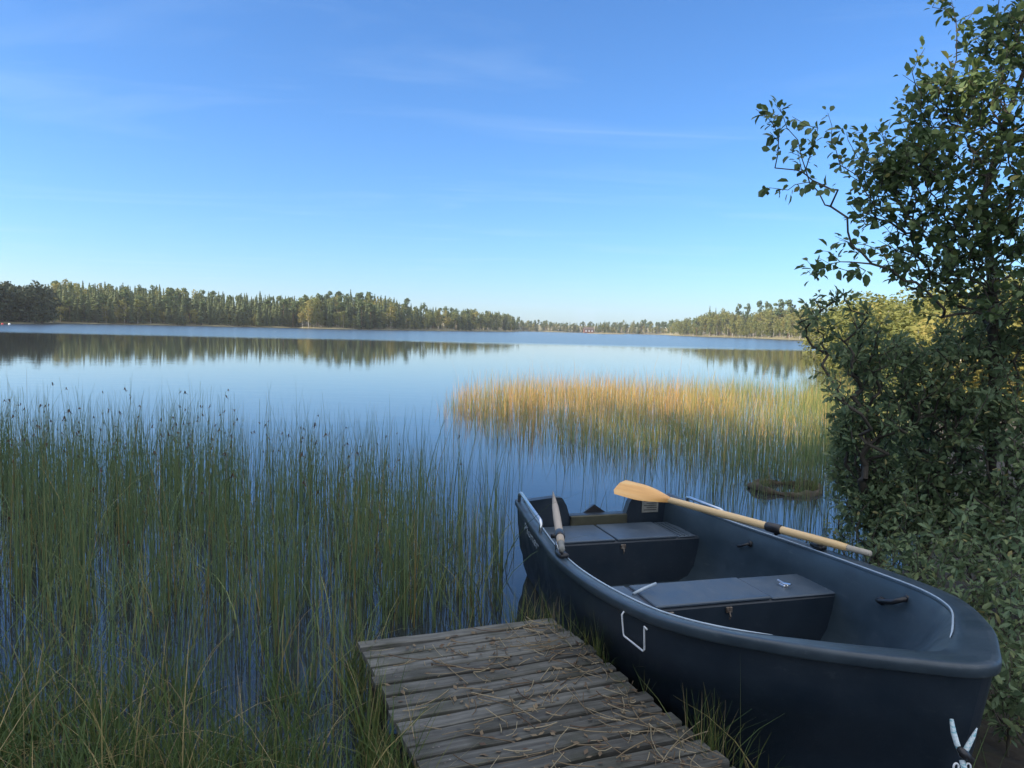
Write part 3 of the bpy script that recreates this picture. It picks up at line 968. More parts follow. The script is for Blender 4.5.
def tall_rushes():
    """single flowering stems standing clear above the bed"""
    g = np.random.default_rng(21)
    for k in range(64):
        y = g.uniform(5.2, 7.6); px = g.uniform(4, 290) if k < 52 else g.uniform(290, 480)
        a = az_of(px); x = y * math.tan(a)
        toppx = g.uniform(374, 425) if px < 290 else g.uniform(415, 450)
        h = max(height_for(px, toppx, y / math.cos(a)), .6)
        le = g.normal(0, .05); laz = g.uniform(0, 6.28)
        o = empty('club_rush', (x, y, -.03), 0)
        n1 = np.array([h])
        V, F, v, C = blades(np.zeros((1, 3)), n1, np.array([abs(le)]), np.array([laz]), np.array([.0026]), 8, 4, np.array([g.uniform(.1, .5)]), tip=.35)
        link_mesh('stem', np_mesh('stem', V, F, {'v': v}), M['rush'], o)
        tip = C[0, -2]
        kk = 5
        V, F, v, _ = blades(np.repeat(tip[None], kk, 0), g.uniform(-.03, .025, kk), g.uniform(.5, 1.8, kk), g.uniform(0, 6.28, kk), np.full(kk, .0045), 4, 4, np.full(kk, .97), tip=.7)
        link_mesh('seed_head', np_mesh('seed_head', V, F, {'v': v}), M['rush'], o)
        tag(o, 'tall thin rush stem with a small brown seed head rising above the left reed bed', 'rush', 'flowering rushes above the left reed bed')


tall_rushes()


def right_bed():
    def keep(x, y):
        front = np.interp(x, [-1.8, -.9, 0, .8, 2, 3.2, 4.5, 6.5], [15.5, 13.2, 11.6, 11.0, 10.3, 9.2, 7.9, 8.2]) + rng.exponential(.8, x.shape) * .8 - .3
        left = np.interp(y, [10, 12, 15, 19, 22], [.3, -.5, -1.3, -1.4, -.7]) + rng.exponential(.22, x.shape) - .22
        back = np.interp(x, [-2, 0, 2, 5, 11], [20.0, 22.0, 23.0, 23.5, 24])
        return (y > front) & (y < back) & (x > left) & (x < .47 * y + .7) & (noise2(x * 1.7, y * 1.3, 2.2) + rng.uniform(-.45, .45, x.shape) > -.28)
    P = np.concatenate([clumped(9500, (-2, 11), (8, 24), .28, 18, keep), clumped(6000, (-2, 11), (8, 24), 1.2, 14, keep)]); n = len(P)
    x, y = P[:, 0], P[:, 1]
    h = np.clip(rng.normal(.46, .14, n), .15, .9) * (1 + .22 * noise2(x * 1.5, y * 1.2, 4)) * np.clip(.62 + (x + 1.8) * .35, .62, 1) * np.where(rng.uniform(size=n) < .1, 1.45, 1)
    zone = .42 + .26 * noise2(x * .55, y * .7, 3.0) + .14 * np.clip((y - 13) / 5, -1, 1)
    rightgreen = np.clip((x - 3.5 - (22 - y) * .05) / 4, 0, 1)
    v = np.clip(zone + rng.normal(0, .2, n) - .34 * rightgreen - .25 * np.clip((12.5 - y) / 2, 0, 1), 0, 1)
    base = np.column_stack([P, np.full(n, -.04)])
    lean = np.abs(rng.normal(.12, .12, n))
    V, F, a, _ = blades(base, h, lean, rng.uniform(0, 6.28, n), rng.uniform(.002, .0048, n), 5, 2, v)
    join_blades('sedge_bed', [(V, F, a)], M['sedge'], 'golden orange sedge bed growing in sunlit shallow water beyond the boat', 'reeds')

    # sparse green stems in the open water between boat and sedge
    def keep2(x, y):
        lim = .47 * y + .55
        dens = np.clip((x - .9) / 3.0, .04, 1) * np.where(y > 9.3, .8, .7)
        boat = (x < 1.75 - (y - 4.5) * .29 + .35) & (y < 6)
        ringd = np.hypot(x - 2.95, y - 8.1)
        return (y > 5.2) & (x < lim) & (x > -1.4) & ~boat & (rng.uniform(size=x.shape) < dens) & (ringd > .46)
    P = clumped(1350, (-1, 6.3), (5.2, 12.2), .16, 9, keep2); n = len(P)
    h = np.clip(rng.normal(.6, .13, n), .25, .95)
    lean = np.abs(rng.normal(.07, .08, n)); b = rng.uniform(size=n) < .06; lean[b] = rng.uniform(.4, 1, b.sum())
    v = np.clip(rng.beta(2, 2.4, n) * .8, 0, .86)
    V, F, a, _ = blades(np.column_stack([P, np.full(n, -.04)]), h, lean, rng.uniform(0, 6.28, n), rng.uniform(.002, .0042, n), 6, 3, v)
    join_blades('water_rush', [(V, F, a)], M['rush'], 'sparse green rush stems standing in open water behind the boat', 'reeds')


right_bed()


DOCK_AZ = math.radians(-22.5)
dock_f = Vector((math.sin(DOCK_AZ), math.cos(DOCK_AZ), 0)); dock_r = Vector((dock_f.y, -dock_f.x, 0))
DOCK_C = Vector((-.22, 3.655, 0))      # middle of the outer end
DOCK_W, DOCK_Z = 1.0, .25


def on_dock(x, y, m=.03):
    u = (x - DOCK_C.x) * dock_f.x + (y - DOCK_C.y) * dock_f.y
    w = (x - DOCK_C.x) * dock_r.x + (y - DOCK_C.y) * dock_r.y
    return (u < m) & (np.abs(w) < DOCK_W / 2 + m)


BOAT_O, BOAT_F = Vector((.62, 5.44, 0)), Vector((.282, -.9594, 0))


def in_boat(x, y):
    u = (x - BOAT_O.x) * BOAT_F.x + (y - BOAT_O.y) * BOAT_F.y
    v = (x - BOAT_O.x) * BOAT_F.y - (y - BOAT_O.y) * BOAT_F.x
    return (u > -.1) & (u < 3.15) & (np.abs(v) < np.interp(u, [0, .6, 1.3, 2, 2.6, 3.1], [.62, .7, .74, .7, .5, .2]))


def bank_grass():
    def keep(x, y):
        s = land_s(x, y)
        return (s > -.35 - .45 * (noise2(x * 2.5, y * 2.5, 9) > .2)) & (y > .9) & (y < 7.5) & ~on_dock(x, y) & ~in_boat(x, y) & (np.abs(x) < .85 * y + 1)
    P = np.concatenate([clumped(9800, (-4.8, -.2), (1.2, 4.3), .1, 22, keep), clumped(2200, (-3.4, -1.3), (2.2, 3.5), .14, 20, keep), clumped(900, (.2, 3.6), (1.2, 6.5), .07, 18, keep)])
    n = len(P); z = ground_h(P[:, 0], P[:, 1])
    h = np.clip(rng.gamma(3, .085, n), .08, .7)
    lean = np.abs(rng.normal(.35, .3, n))
    v = np.clip(rng.beta(2, 2.5, n) * .85 + .15 * noise2(P[:, 0] * 3, P[:, 1] * 3, 8), 0, .86)
    dead = rng.uniform(size=n) < .16; v[dead] = rng.uniform(.86, 1, dead.sum()); lean[dead] *= 1.8
    V, F, a, _ = blades(np.column_stack([P, np.maximum(z, -.06) - .02]), h, lean, rng.uniform(0, 6.28, n), rng.uniform(.002, .0046, n), 6, 2, v, tip=.08)
    join_blades('bank_grass', [(V, F, a)], M['grass'], 'rough green and straw grass on the marshy bank beside the dock', 'grass')


bank_grass()


def dock_tufts():
    # tufts growing between the dock and the hull and at the dock's edges
    P = []
    def rowp(u, w, k, sp): 
        c = DOCK_C + dock_f * u + dock_r * w
        P.append(np.array([c.x, c.y]) + rng.normal(size=(k, 2)) * sp)
    for u, w, k in [(-.12, .50, 70), (-.42, .535, 90), (-.5, .56, 60), (-.3, .53, 40), (-1.3, .53, 60), (-1.18, .55, 40), (-.8, .53, 25), (.1, .35, 70), (.07, .47, 60), (.06, .1, 30),
                    (.05, -.5, 60), (-.3, -.54, 40), (-.55, -.56, 60), (-.8, -.55, 60), (-1.0, -.55, 70), (-1.2, -.56, 70)]:
        rowp(u, w, k, .035)
    P = np.concatenate(P); n = len(P)
    h = rng.uniform(.12, .42, n)
    V, F, a, _ = blades(np.column_stack([P, np.full(n, -.02)]), h * .8 + .15, np.abs(rng.normal(.3, .25, n)), rng.uniform(0, 6.28, n), rng.uniform(.0018, .0038, n), 6, 2, np.clip(rng.normal(.6, .25, n), 0, 1), tip=.1)
    join_blades('edge_grass', [(V, F, a)], M['grass'], 'tufts of grass growing along both edges of the wooden dock', 'grass')
    # dead stalks and litter strewn on the boards
    n = 420
    u = rng.uniform(-2.2, -.05, n); w = np.clip(rng.normal(.02, .22, n), -.42, .42)
    k1 = rng.uniform(size=n) < .45
    w[k1] = np.clip(rng.normal(.34, .1, k1.sum()), -.42, .43)
    c = np.array(DOCK_C)[None] + np.array(dock_f)[None] * u[:, None] + np.array(dock_r)[None] * w[:, None]
    L = rng.gamma(2.0, .05, n)
    an = rng.uniform(0, 6.28, n); d = np.stack([np.cos(an), np.sin(an)], 1)
    K = 4; s = np.linspace(-.5, .5, K)
    C = np.zeros((n, K, 3)); curve = rng.normal(0, .25, n)
    nrm = np.stack([-d[:, 1], d[:, 0]], 1)
    C[..., :2] = c[:, None, :2] + d[:, None] * (L[:, None] * s[None])[..., None] + nrm[:, None] * (curve[:, None] * L[:, None] * (s[None] ** 2))[..., None]
    C[..., 2] = DOCK_Z + .004 + rng.uniform(0, .012, n)[:, None] + np.abs(s)[None] * rng.uniform(0, .03, n)[:, None]
    r = rng.uniform(.0012, .0026, n)
    V = np.stack([C + np.concatenate([nrm, np.zeros((n, 1))], 1)[:, None] * r[:, None, None], C - np.concatenate([nrm, np.zeros((n, 1))], 1)[:, None] * r[:, None, None], C + np.array([0, 0, 1])[None, None] * (r * 1.5)[:, None, None]], 2).reshape(-1, 3)
    b = (np.arange(n) * K * 3)[:, None] + (np.arange(K - 1) * 3)[None]
    F = np.stack([np.stack([b + q, b + (q + 1) % 3, b + 3 + (q + 1) % 3, b + 3 + q], -1) for q in range(3)], 2).reshape(-1, 4)
    vv = np.repeat(rng.uniform(0, 1, n), K * 3)
    # small dry leaf scraps
    m_ = 520; u = rng.uniform(-2.2, -.05, m_); w = np.clip(rng.normal(.1, .28, m_), -.47, .47)
    c = np.array(DOCK_C)[None] + np.array(dock_f)[None] * u[:, None] + np.array(dock_r)[None] * w[:, None]; c[:, 2] = DOCK_Z + .006
    a2 = rng.uniform(0, 6.28, m_); sz = rng.uniform(.006, .018, m_)
    e1 = np.stack([np.cos(a2), np.sin(a2), rng.uniform(-.3, .3, m_)], 1); e2 = np.stack([-np.sin(a2), np.cos(a2), rng.uniform(-.3, .5, m_)], 1)
    Q = np.stack([c + e1 * sz[:, None], c + e2 * sz[:, None] * .5, c - e1 * sz[:, None], c - e2 * sz[:, None] * .5], 1)
    Q[..., 2] = np.maximum(Q[..., 2], DOCK_Z + .002)
    join_blades('dock_litter', [(V, F, vv), (Q.reshape(-1, 3), np.arange(m_ * 4).reshape(-1, 4), np.repeat(rng.uniform(0, .5, m_), 4))], M['straw'], 'dead grass stalks and dry scraps strewn on the dock boards', 'litter')


dock_tufts()

# ------------------------------------------------------------------ dock


def build_dock():
    rz = math.atan2(dock_r.y, dock_r.x)
    o = empty('dock', DOCK_C, rz)          # local x across, y outward, boards laid across
    tag(o, 'weathered grey plank dock at the water beside the boat', 'dock')
    y = .02; k = 0
    g = np.random.default_rng(3)
    while y > -3.3:
        w = .073 + g.uniform(-.008, .009)
        L = DOCK_W + g.uniform(-.015, .03)
        m = MB()
        # a slightly warped board: bevelled box cut in length segments
        N = 10; vs, fs = [], []
        cup, tw = g.uniform(-.003, .003), g.uniform(-.006, .006)
        for i in range(N + 1):
            t = i / N - .5; xx = t * L
            dz = cup * (4 * t * t) + .002 * math.sin(9 * t + k)
            ed = .0025 * math.sin(17 * t + 2 * k)
            for (yy, zz) in [(-w / 2 + ed, -.026), (-w / 2 + ed, -.005), (-w / 2 + .006 + ed, 0), (w / 2 - .006 + ed, 0), (w / 2 + ed, -.005), (w / 2 + ed, -.026)]:
                vs.append((xx, yy, zz + dz + tw * t * (yy / w)))
        for i in range(N):
            for j in range(6):
                j2 = (j + 1) % 6
                fs.append((i * 6 + j, (i + 1) * 6 + j, (i + 1) * 6 + j2, i * 6 + j2))
        fs.append(tuple(range(6))); fs.append(tuple(N * 6 + j for j in range(5, -1, -1)))
        m.add(vs, fs)
        m.cur = 1
        for nx in (-.42, -.40, .41, .43):
            if g.uniform() < .8:
                ny = g.uniform(-.022, .022); q = [(nx + .0045 * math.cos(a_), ny + .0045 * math.sin(a_), .0022 + cup) for a_ in np.linspace(0, 2 * math.pi, 7)[:-1]]
                m.add(q, [tuple(range(6))])
        p = m.build('plank', [M['plank'], M['rust']], o)
        p.location = (g.uniform(-.007, .007), y - w / 2, DOCK_Z + g.uniform(-.004, .003)); p.rotation_euler = (g.uniform(-.02, .02), g.uniform(-.004, .004), g.uniform(-.012, .012))
        y -= w + .019 + g.uniform(-.004, .008); k += 1
    for x in (-.42, .42):
        m = MB(); m.box((x, -1.7, DOCK_Z - .026 - .065), (.055, 3.2, .12), bev=.004); m.build('beam', M['post'], o)
    for x in (-.46, .46):
        for yy in (-.2, -1.9):
            m = MB(); m.tube([(x * .98, yy, -.9), (x * .98, yy, DOCK_Z - .035)], .045, 10); m.build('post', M['post'], o)


build_dock()

# ------------------------------------------------------------------ rowing boat (local x towards the bow, y to port, z up)
BL = 3.195
bt = np.array([0, .2, .4, .6, .75, .88, .96, 1.0]); bw = np.array([.585, .668, .749, .754, .682, .43, .185, 0.0])


def hermite(xs, ys, x):
    m = np.gradient(ys, xs); x = np.clip(x, xs[0], xs[-1])
    i = np.clip(np.searchsorted(xs, x) - 1, 0, len(xs) - 2); h = xs[i + 1] - xs[i]; s = (x - xs[i]) / h
    return (2 * s**3 - 3 * s**2 + 1) * ys[i] + (s**3 - 2 * s**2 + s) * h * m[i] + (-2 * s**3 + 3 * s**2) * ys[i + 1] + (s**3 - s**2) * h * m[i + 1]


def wid(t):
    q = np.sqrt(np.clip(1 - np.asarray(t, float), 0, 1)); return np.maximum(hermite(np.sqrt(1 - bt)[::-1], bw[::-1], q), 0)


def sheer(t): return .541 + .157 * t - .079 * 4 * t * (1 - t)


TT = 1 - np.linspace(1, 0, 56) ** 1.6
IN = .945
def win(t):
    u = t * IN
    fl = np.interp(t, [0, .5, .75, .9, 1.0], [.05, .052, .065, .10, .1])
    base = wid(u) - fl
    k = np.clip((1 - t) / .16, 0, 1)
    return np.maximum(base * np.sqrt(np.clip(k * (2 - k), 0, 1)), 0)


def grid_mesh(name, rows, mats, parent, smooth=True, flip=False):
    """rows: list of equal length point lists"""
    m = MB(); n = len(rows[0]); vs = [p for r in rows for p in r]; fs = []
    for i in range(len(rows) - 1):
        for j in range(n - 1):
            f = (i * n + j, i * n + j + 1, (i + 1) * n + j + 1, (i + 1) * n + j)
            fs.append(f[::-1] if flip else f)
    m.add(vs, fs)
    return m.build(name, mats, parent, smooth)


def build_boat():
    o = empty('rowing_boat', (BOAT_O.x, BOAT_O.y, 0), math.atan2(BOAT_F.y, BOAT_F.x))
    tag(o, 'dark navy plastic rowing boat moored beside the wooden dock', 'rowing boat')
    o_inv = (Matrix.Translation((BOAT_O.x, BOAT_O.y, 0)) @ Matrix.Rotation(math.atan2(BOAT_F.y, BOAT_F.x), 4, 'Z')).inverted()
    # ---- outer hull
    sec = [(1.0, 1.0), (.99, .84), (.975, .665), (.962, .66), (.95, .50), (.936, .495), (.915, .33), (.86, .2), (.76, .09), (.6, .03), (.35, .0), (0, -.015)]
    rows = []
    for side in (-1, 1):
        R = []
        for (fw, fh) in sec:
            r = []
            for t in TT:
                zg = sheer(t) - .03; zk = -.14 + .2 * t ** 9
                z = zk + (zg - zk) * fh
                u = BL * t * (1 - .035 * (1 - fh) * t ** 3)
                r.append((u, side * (wid(t) - .006 * (t < .99)) * (fw if wid(t) > .02 else 1), z))
            R.append(r)
        rows.append(R)
    full = rows[0] + rows[1][::-1][1:]
    grid_mesh('hull', full, M['hull'], o)
    # ---- rolled rim with flat flange: one sweep from transom round the bow and back
    gun = [(BL * t, -wid(t), sheer(t)) for t in TT] + [(BL * t, wid(t), sheer(t)) for t in TT[::-1][1:]]
    inn = [(BL * IN * t, -win(t), sheer(t * IN) - .006) for t in TT] + [(BL * IN * t, win(t), sheer(t * IN) - .006) for t in TT[::-1][1:]]
    nrm = []
    for i, p in enumerate(gun):
        a, b = Vector(gun[max(i - 1, 0)]), Vector(gun[min(i + 1, len(gun) - 1)])
        d = (b - a); d.z = 0; d.normalize(); nrm.append(Vector((d.y, -d.x, 0)))
    prof = [(-.012, .003), (.008, .004), (.015, .001), (.018, -.006), (.0185, -.014), (.017, -.034), (.013, -.040), (.0, -.042), (-.008, -.038)]
    rr = [[tuple(Vector(p) + n * a + Vector((0, 0, b))) for p, n in zip(gun, nrm)] for a, b in prof]
    grid_mesh('rim', rr, M['rim'], o, flip=True)
    mid = [tuple(Vector(g_).lerp(Vector(i_), .55) + Vector((0, 0, .002))) for g_, i_ in zip(gun, inn)]
    flange = [rr[0], mid, inn, [(p[0], p[1], p[2] - .012) for p in inn]]
    # ---- inner liner
    def floor_z(t): return .055 + .16 * t ** 5
    secs = [(1.0, 1.0), (.975, .92), (.955, .7), (.93, .45), (.89, .22), (.82, .07), (.7, .0), (.35, 0), (0, 0)]
    LR = []
    for side in (-1, 1):
        R = []
        for fw, fh in secs:
            r = []
            for t in TT:
                zg = sheer(t * IN) - .018; zf = floor_z(t)
                u = BL * IN * t * (1 - .2 * (1 - fh) * t ** 3) + .03 * (1 - t)
                r.append((u, side * win(t) * fw, zf + (zg - zf) * fh))
            R.append(r)
        LR.append(R)
    grid_mesh('liner', LR[0] + LR[1][::-1][1:], M['liner'], o, flip=True)
    grid_mesh('flange', flange, M['liner'], o, flip=True)
    # ---- highlight along the flange's inner edge, put in as a thin pale tube
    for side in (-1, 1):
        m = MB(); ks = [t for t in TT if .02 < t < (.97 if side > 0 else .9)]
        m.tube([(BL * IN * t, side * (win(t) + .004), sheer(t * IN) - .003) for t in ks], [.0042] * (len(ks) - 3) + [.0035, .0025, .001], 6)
        m.build('edge_highlight', M['highlight_and_rod'], o, True)
    # ---- transom with the cut-out for a motor
    prof = [(-.585, .535), (-.33, .56), (-.28, .555), (-.245, .50), (-.22, .425), (.22, .425), (.245, .50), (.28, .555), (.33, .56), (.585, .535), (.575, .38), (.555, .2), (.5, .05), (.44, -.05), (.34, -.11), (-.34, -.11), (-.44, -.05), (-.5, .05), (-.555, .2), (-.575, .38)]
    m = MB(); n = len(prof)
    m.add([(-.012, y, z) for y, z in prof] + [(.055, y * .985, z) for y, z in prof], [tuple(range(n)), tuple(range(2 * n - 1, n - 1, -1))] + [(i, n + i, n + (i + 1) % n, (i + 1) % n) for i in range(n)])
    m.build('transom', M['hull'], o)
    m = MB(); m.box((.07, 0, .375), (.024, .43, .10), bev=.005); m.build('motor_pad', M['olive'], o)
    m = MB(); m.add([(-.05, -.10, .40), (-.05, .10, .40), (-.05, 0, .475), (-.016, -.12, .40), (-.016, .12, .40), (-.016, 0, .48)], [(0, 1, 2), (5, 4, 3), (0, 3, 4, 1), (1, 4, 5, 2), (2, 5, 3, 0)])
    m.build('motor_bracket', M['dark'], o)
    # printed plate on the port knee (too small to read: dark lines)
    m = MB(); m.box((.0615, .40, .475), (.004, .13, .10), bev=.001); pl = m.build('information_plate', M['sticker'], o)
    m = MB()
    for q in range(5): m.box((.0645, .40 + (.012 if q % 2 else 0), .508 - q * .016), (.002, .10 - (.02 if q % 2 else 0), .005))
    m.build('print_line', M['ink'], pl)
    # ---- seats
    def bench(name, u0, u1, ztop, hw, mt, lidspec):
        m = MB(); n = 14
        prof_ = []
        zf = .05
        hw0 = hw
        front = [(-hw * .86, zf), (-hw * .95, zf + .12), (-hw, ztop - .02), (-hw + .02, ztop), (hw - .02, ztop), (hw, ztop - .02), (hw * .95, zf + .12), (hw * .86, zf)]
        n = len(front)
        b = .015
        rings = [(u0, 0), (u0 + b, 1), (u1 - b, 1), (u1, 0)]
        vs = []
        for u, full_ in rings:
            for y, z in front:
                vs.append((u, y * (1 if lidspec is None else lidspec + (1 - lidspec) * (u - u0) / (u1 - u0)), z - (0 if full_ else b * .8 * (z > zf + .13))))
        fs = []
        for k in range(3):
            for j in range(n - 1): fs.append((k * n + j, (k + 1) * n + j, (k + 1) * n + j + 1, k * n + j + 1))
        fs.append(tuple(range(n))); fs.append(tuple(3 * n + j for j in range(n - 1, -1, -1)))
        m.add(vs, fs)
        s = m.build(name, mt, o)
        return s
    a = bench('aft_seat', .085, .485, .35, .60, M['hull'], .88)  # dark hull colour puts shade into the upright seat faces
    for (y0, y1) in [(-.50, -.05), (-.035, .40)]:
        m = MB(); m.box((.285, (y0 + y1) / 2, .357), (.385, y1 - y0, .014), bev=.004); m.build('hatch_lid', M['seat'], a)
    for yy in (.43, .46, .49):
        m = MB(); m.box((.30, yy, .3595), (.34, .012, .006), bev=.002); m.build('moulded_rib', M['liner'], a)
    b = bench('middle_seat', 1.37, 1.70, .36, .69, M['hull'], None)
    m = MB(); m.box((1.535, .485, .363), (.325, .39, .012), bev=.005); m.build('lit_seat_top', M['seat'], b)  # paler plates added so the seat tops look lit against the dark body
    m = MB(); m.box((1.535, -.63, .363), (.325, .12, .012), bev=.005); m.build('lit_seat_top', M['seat'], b)
    m = MB(); m.box((.285, .475, .353), (.385, .13, .01), bev=.004); m.build('lit_seat_top', M['seat'], a)
    for (y0, y1) in [(-.56, -.40), (-.375, .28)]:
        m = MB(); m.box((1.535, (y0 + y1) / 2, .368), (.322, y1 - y0, .016), bev=.005); m.build('hatch_lid', M['seat'], b)
    m = MB(); m.box((1.535, -.3875, .3665), (.30, .018, .004)); m.build('hinge_gap', M['dark'], b)
    def latch(par, u, y, z):
        m = MB(); m.box((u, y, z), (.012, .035, .03), bev=.003); m.tube([(u + .004, y, z - .005), (u + .016, y, z - .03), (u + .008, y, z - .045)], .004, 6); m.build('latch', M['rust'], par)
    latch(a, .491, .0, .315); latch(b, 1.706, -.3, .33); latch(b, 1.706, .03, .33)
    m = MB(); inv = o_inv; m.tube([inv @ at_z(633, 594, .382), inv @ at_z(645, 588, .40), inv @ at_z(656, 583.5, .415)], .008, 8); m.build('prop_rod', M['highlight_and_rod'], b, True)
    # small cleat on the port end of the middle seat
    m = MB(); m.box((1.55, .46, .374), (.05, .03, .016), bev=.004); m.tube([(1.51, .45, .392), (1.55, .46, .386), (1.6, .47, .394)], .006, 6); m.build('cleat', M['steel'], b)
    # ---- black grab handles inside the port side
    def handle(u, y, z, L, r, name='grab_handle', mtl='dark', dz=.03):
        m = MB()
        pts = [(u - L / 2, y + .03, z - .02), (u - L / 2, y - .012, z - .01), (u - L / 4, y - .035, z), (u + L / 4, y - .035, z + dz * .5), (u + L / 2, y - .012, z + dz), (u + L / 2, y + .03, z + dz)]
        m.tube(pts, r, 8)
        m.box((u - L / 2, y + .012, z - .016), (.035, .03, .035), bev=.006); m.box((u + L / 2, y + .012, z + dz), (.035, .03, .035), bev=.006)
        m.build(name, M[mtl], o, True)
    def liner_y(u, z):
        t = min(u / (BL * IN), 1); zg = float(sheer(t * IN)) - .018; zf = floor_z(t); fh = (z - zf) / (zg - zf)
        return float(win(t)) * float(np.interp(fh, [0, .07, .22, .45, .7, .92, 1], [.7, .82, .89, .93, .955, .975, 1]))
    handle(2.13, liner_y(2.13, .48) - .012, .465, .16, .0125, dz=.05)
    handle(.92, liner_y(.92, .42) - .005, .40, .09, .007)
    # ---- steel rails over both quarters
    for side in (-1, 1):
        m = MB()
        def rp(u, dz, off): 
            t = u / BL; return (u, side * (float(wid(t)) - off), float(sheer(t)) + dz)
        a0, a1 = (.06, .80) if side < 0 else (.22, .62)
        hgt = .07 if side < 0 else .035
        m.tube([rp(a0, -.01, .0), rp(a0, hgt * .8, .005), rp(a0 + .03, hgt, .008), rp((a0 + a1) / 2, hgt, .01), rp(a1 - .03, hgt, .01), rp(a1, hgt * .8, .01), rp(a1, -.01, .005)], .0115, 10)
        m.build('hand_rail', M['steel'], o, True)
        # oarlock: a socket block and a horned pin
        u = 1.46 if side > 0 else 1.30
        p = rp(u, .004, .0)
        m = MB(); m.box((p[0], p[1] - side * .02, p[2] + .012), (.09, .05, .024), bev=.006); m.tube([(p[0], p[1] - side * .015, p[2]), (p[0], p[1] - side * .015, p[2] + .045)], .008, 8)
        m.build('oarlock', M['dark'], o, True)
        m = MB(); m.tube([(p[0] - .1, p[1] - side * .02, p[2] + .002), (p[0] - .09, p[1] - side * .02, p[2] + .05), (p[0] - .05, p[1] - side * .02, p[2] + .02)], .005, 6)
        m.build('oarlock_clip', M['steel'], o, True)
    # ---- white wire hook on the starboard side
    def on_hull(u, z):
        t = u / BL; zg = float(sheer(t)) - .03; fh = np.clip((z + .14) / (zg + .14), 0, 1)
        return -(float(wid(t)) * float(np.interp(fh, [.2, .33, .5, .66, .84, 1], [.86, .915, .95, .975, .99, 1])) + .012)
    HU = .245
    pts = [(u + HU, on_hull(u + HU, zz) + dv, z) for u, zz, dv, z in [(q0, q1 + .055, q2, q3 + .055) for q0, q1, q2, q3 in [(1.875, .478, .006, .478), (1.885, .475, -.006, .484), (1.88, .47, -.012, .47), (1.865, .38, 0, .385), (1.87, .37, 0, .372), (2.01, .36, 0, .362), (2.02, .37, 0, .372), (2.03, .45, -.006, .46), (2.035, .47, -.008, .475), (2.05, .47, -.006, .468)]]]
    m = MB(); m.tube(pts, .004, 8); m.build('wire_hook', M['whitewire'], o, True)
    # ---- faded lettering on the starboard quarter
    cu = bpy.data.curves.new('lettering', 'FONT'); cu.body = 'Pioner'; cu.size = .085; cu.shear = .25; cu.extrude = .0006
    tmp = bpy.data.objects.new('lettering_source', cu); COL.objects.link(tmp)
    dg = bpy.context.evaluated_depsgraph_get(); dg.update()
    me = bpy.data.meshes.new_from_object(tmp.evaluated_get(dg))
    bpy.data.objects.remove(tmp)
    for vtx in me.vertices:
        u = .27 + vtx.co.x * 2.2; z = .405 + vtx.co.y
        vtx.co = (u, on_hull(u, z) + .0085 - vtx.co.z * 2, z)
    me.materials.clear()
    link_mesh('lettering', me, M['letters'], o)
    return o


boat = build_boat()


# ------------------------------------------------------------------ oars


def build_oar(tip, handle_end, blade_n, matn, gripm, label, collar_at, blade_L=.52, blade_w=.085, shaftm=None):
    tip, he = Vector(tip), Vector(handle_end)
    ax = (tip - he); L = ax.length; ax.normalize()
    bn = (Vector(blade_n) - ax * Vector(blade_n).dot(ax)).normalized(); bx = bn.cross(ax).normalized()
    o = empty('oar', he); R = Matrix((bx, bn, ax)).transposed().to_4x4(); o.matrix_world = Matrix.Translation(he) @ R
    tag(o, label, 'oar')
    m = MB(); m.tube([(0, 0, .13), (0, 0, .2), (0, 0, L * .5), (0, 0, L - blade_L), (0, 0, L - blade_L + .12)], [.019, .0225, .0235, .021, .014], 14); m.build('shaft', M[shaftm or matn], o, True)
    m = MB(); m.tube([(0, 0, 0), (0, 0, .008), (0, 0, .12), (0, 0, .135)], [.013, .0165, .0165, .018], 12); m.build('grip', M[gripm], o, True)
    # blade: lens section that widens and ends in a square rounded tip
    N = 16; rows = []
    for i in range(N + 1):
        f = i / N; z = L - blade_L + f * blade_L
        w = .018 + (blade_w - .018) * (1 - (1 - min(f / .62, 1)) ** 2 * (1 + .6 * min(f / .62, 1))) if f < .62 else blade_w * (1 - .04 * (f - .62))
        if f > .93: w *= math.sqrt(max(1 - ((f - .93) / .075) ** 2, .3))
        th = .016 * (1 - f) + .005
        if i == N: th = .002
        ring = []
        for k in range(12):
            a = 2 * math.pi * k / 12
            ring.append((w * math.cos(a), th * math.sin(a) * (1 if abs(math.cos(a)) < .6 else .55), z))
        rows.append(ring + [ring[0]])
    b = grid_mesh('blade', rows, M[matn], o)
    if collar_at:
        m = MB(); z = collar_at; m.tube([(0, 0, z - .05), (0, 0, z - .04), (0, 0, z + .04), (0, 0, z + .05)], [.0255, .029, .029, .0255], 14)
        m.tube([(.0, .0, z), (0.0, -.05, z)], .014, 8)
        m.build('collar', M['dark'], o, True)
    return o


p_lock = at_z(774, 528, .60); p_tip = at_z(617, 486, .625)
d_ = (p_lock - p_tip).normalized()
best = min((( (lambda c: (c.x - (512 + FPX * 0)) )(Vector((0, 0, 0))), s) for s in [0]), default=None)


def to_px(P):
    c = CAM_R.to_3x3().transposed() @ (Vector(P) - Vector((0, 0, CAM_H)))
    return 512 + FPX * c.x / -c.z, 384 - FPX * c.y / -c.z


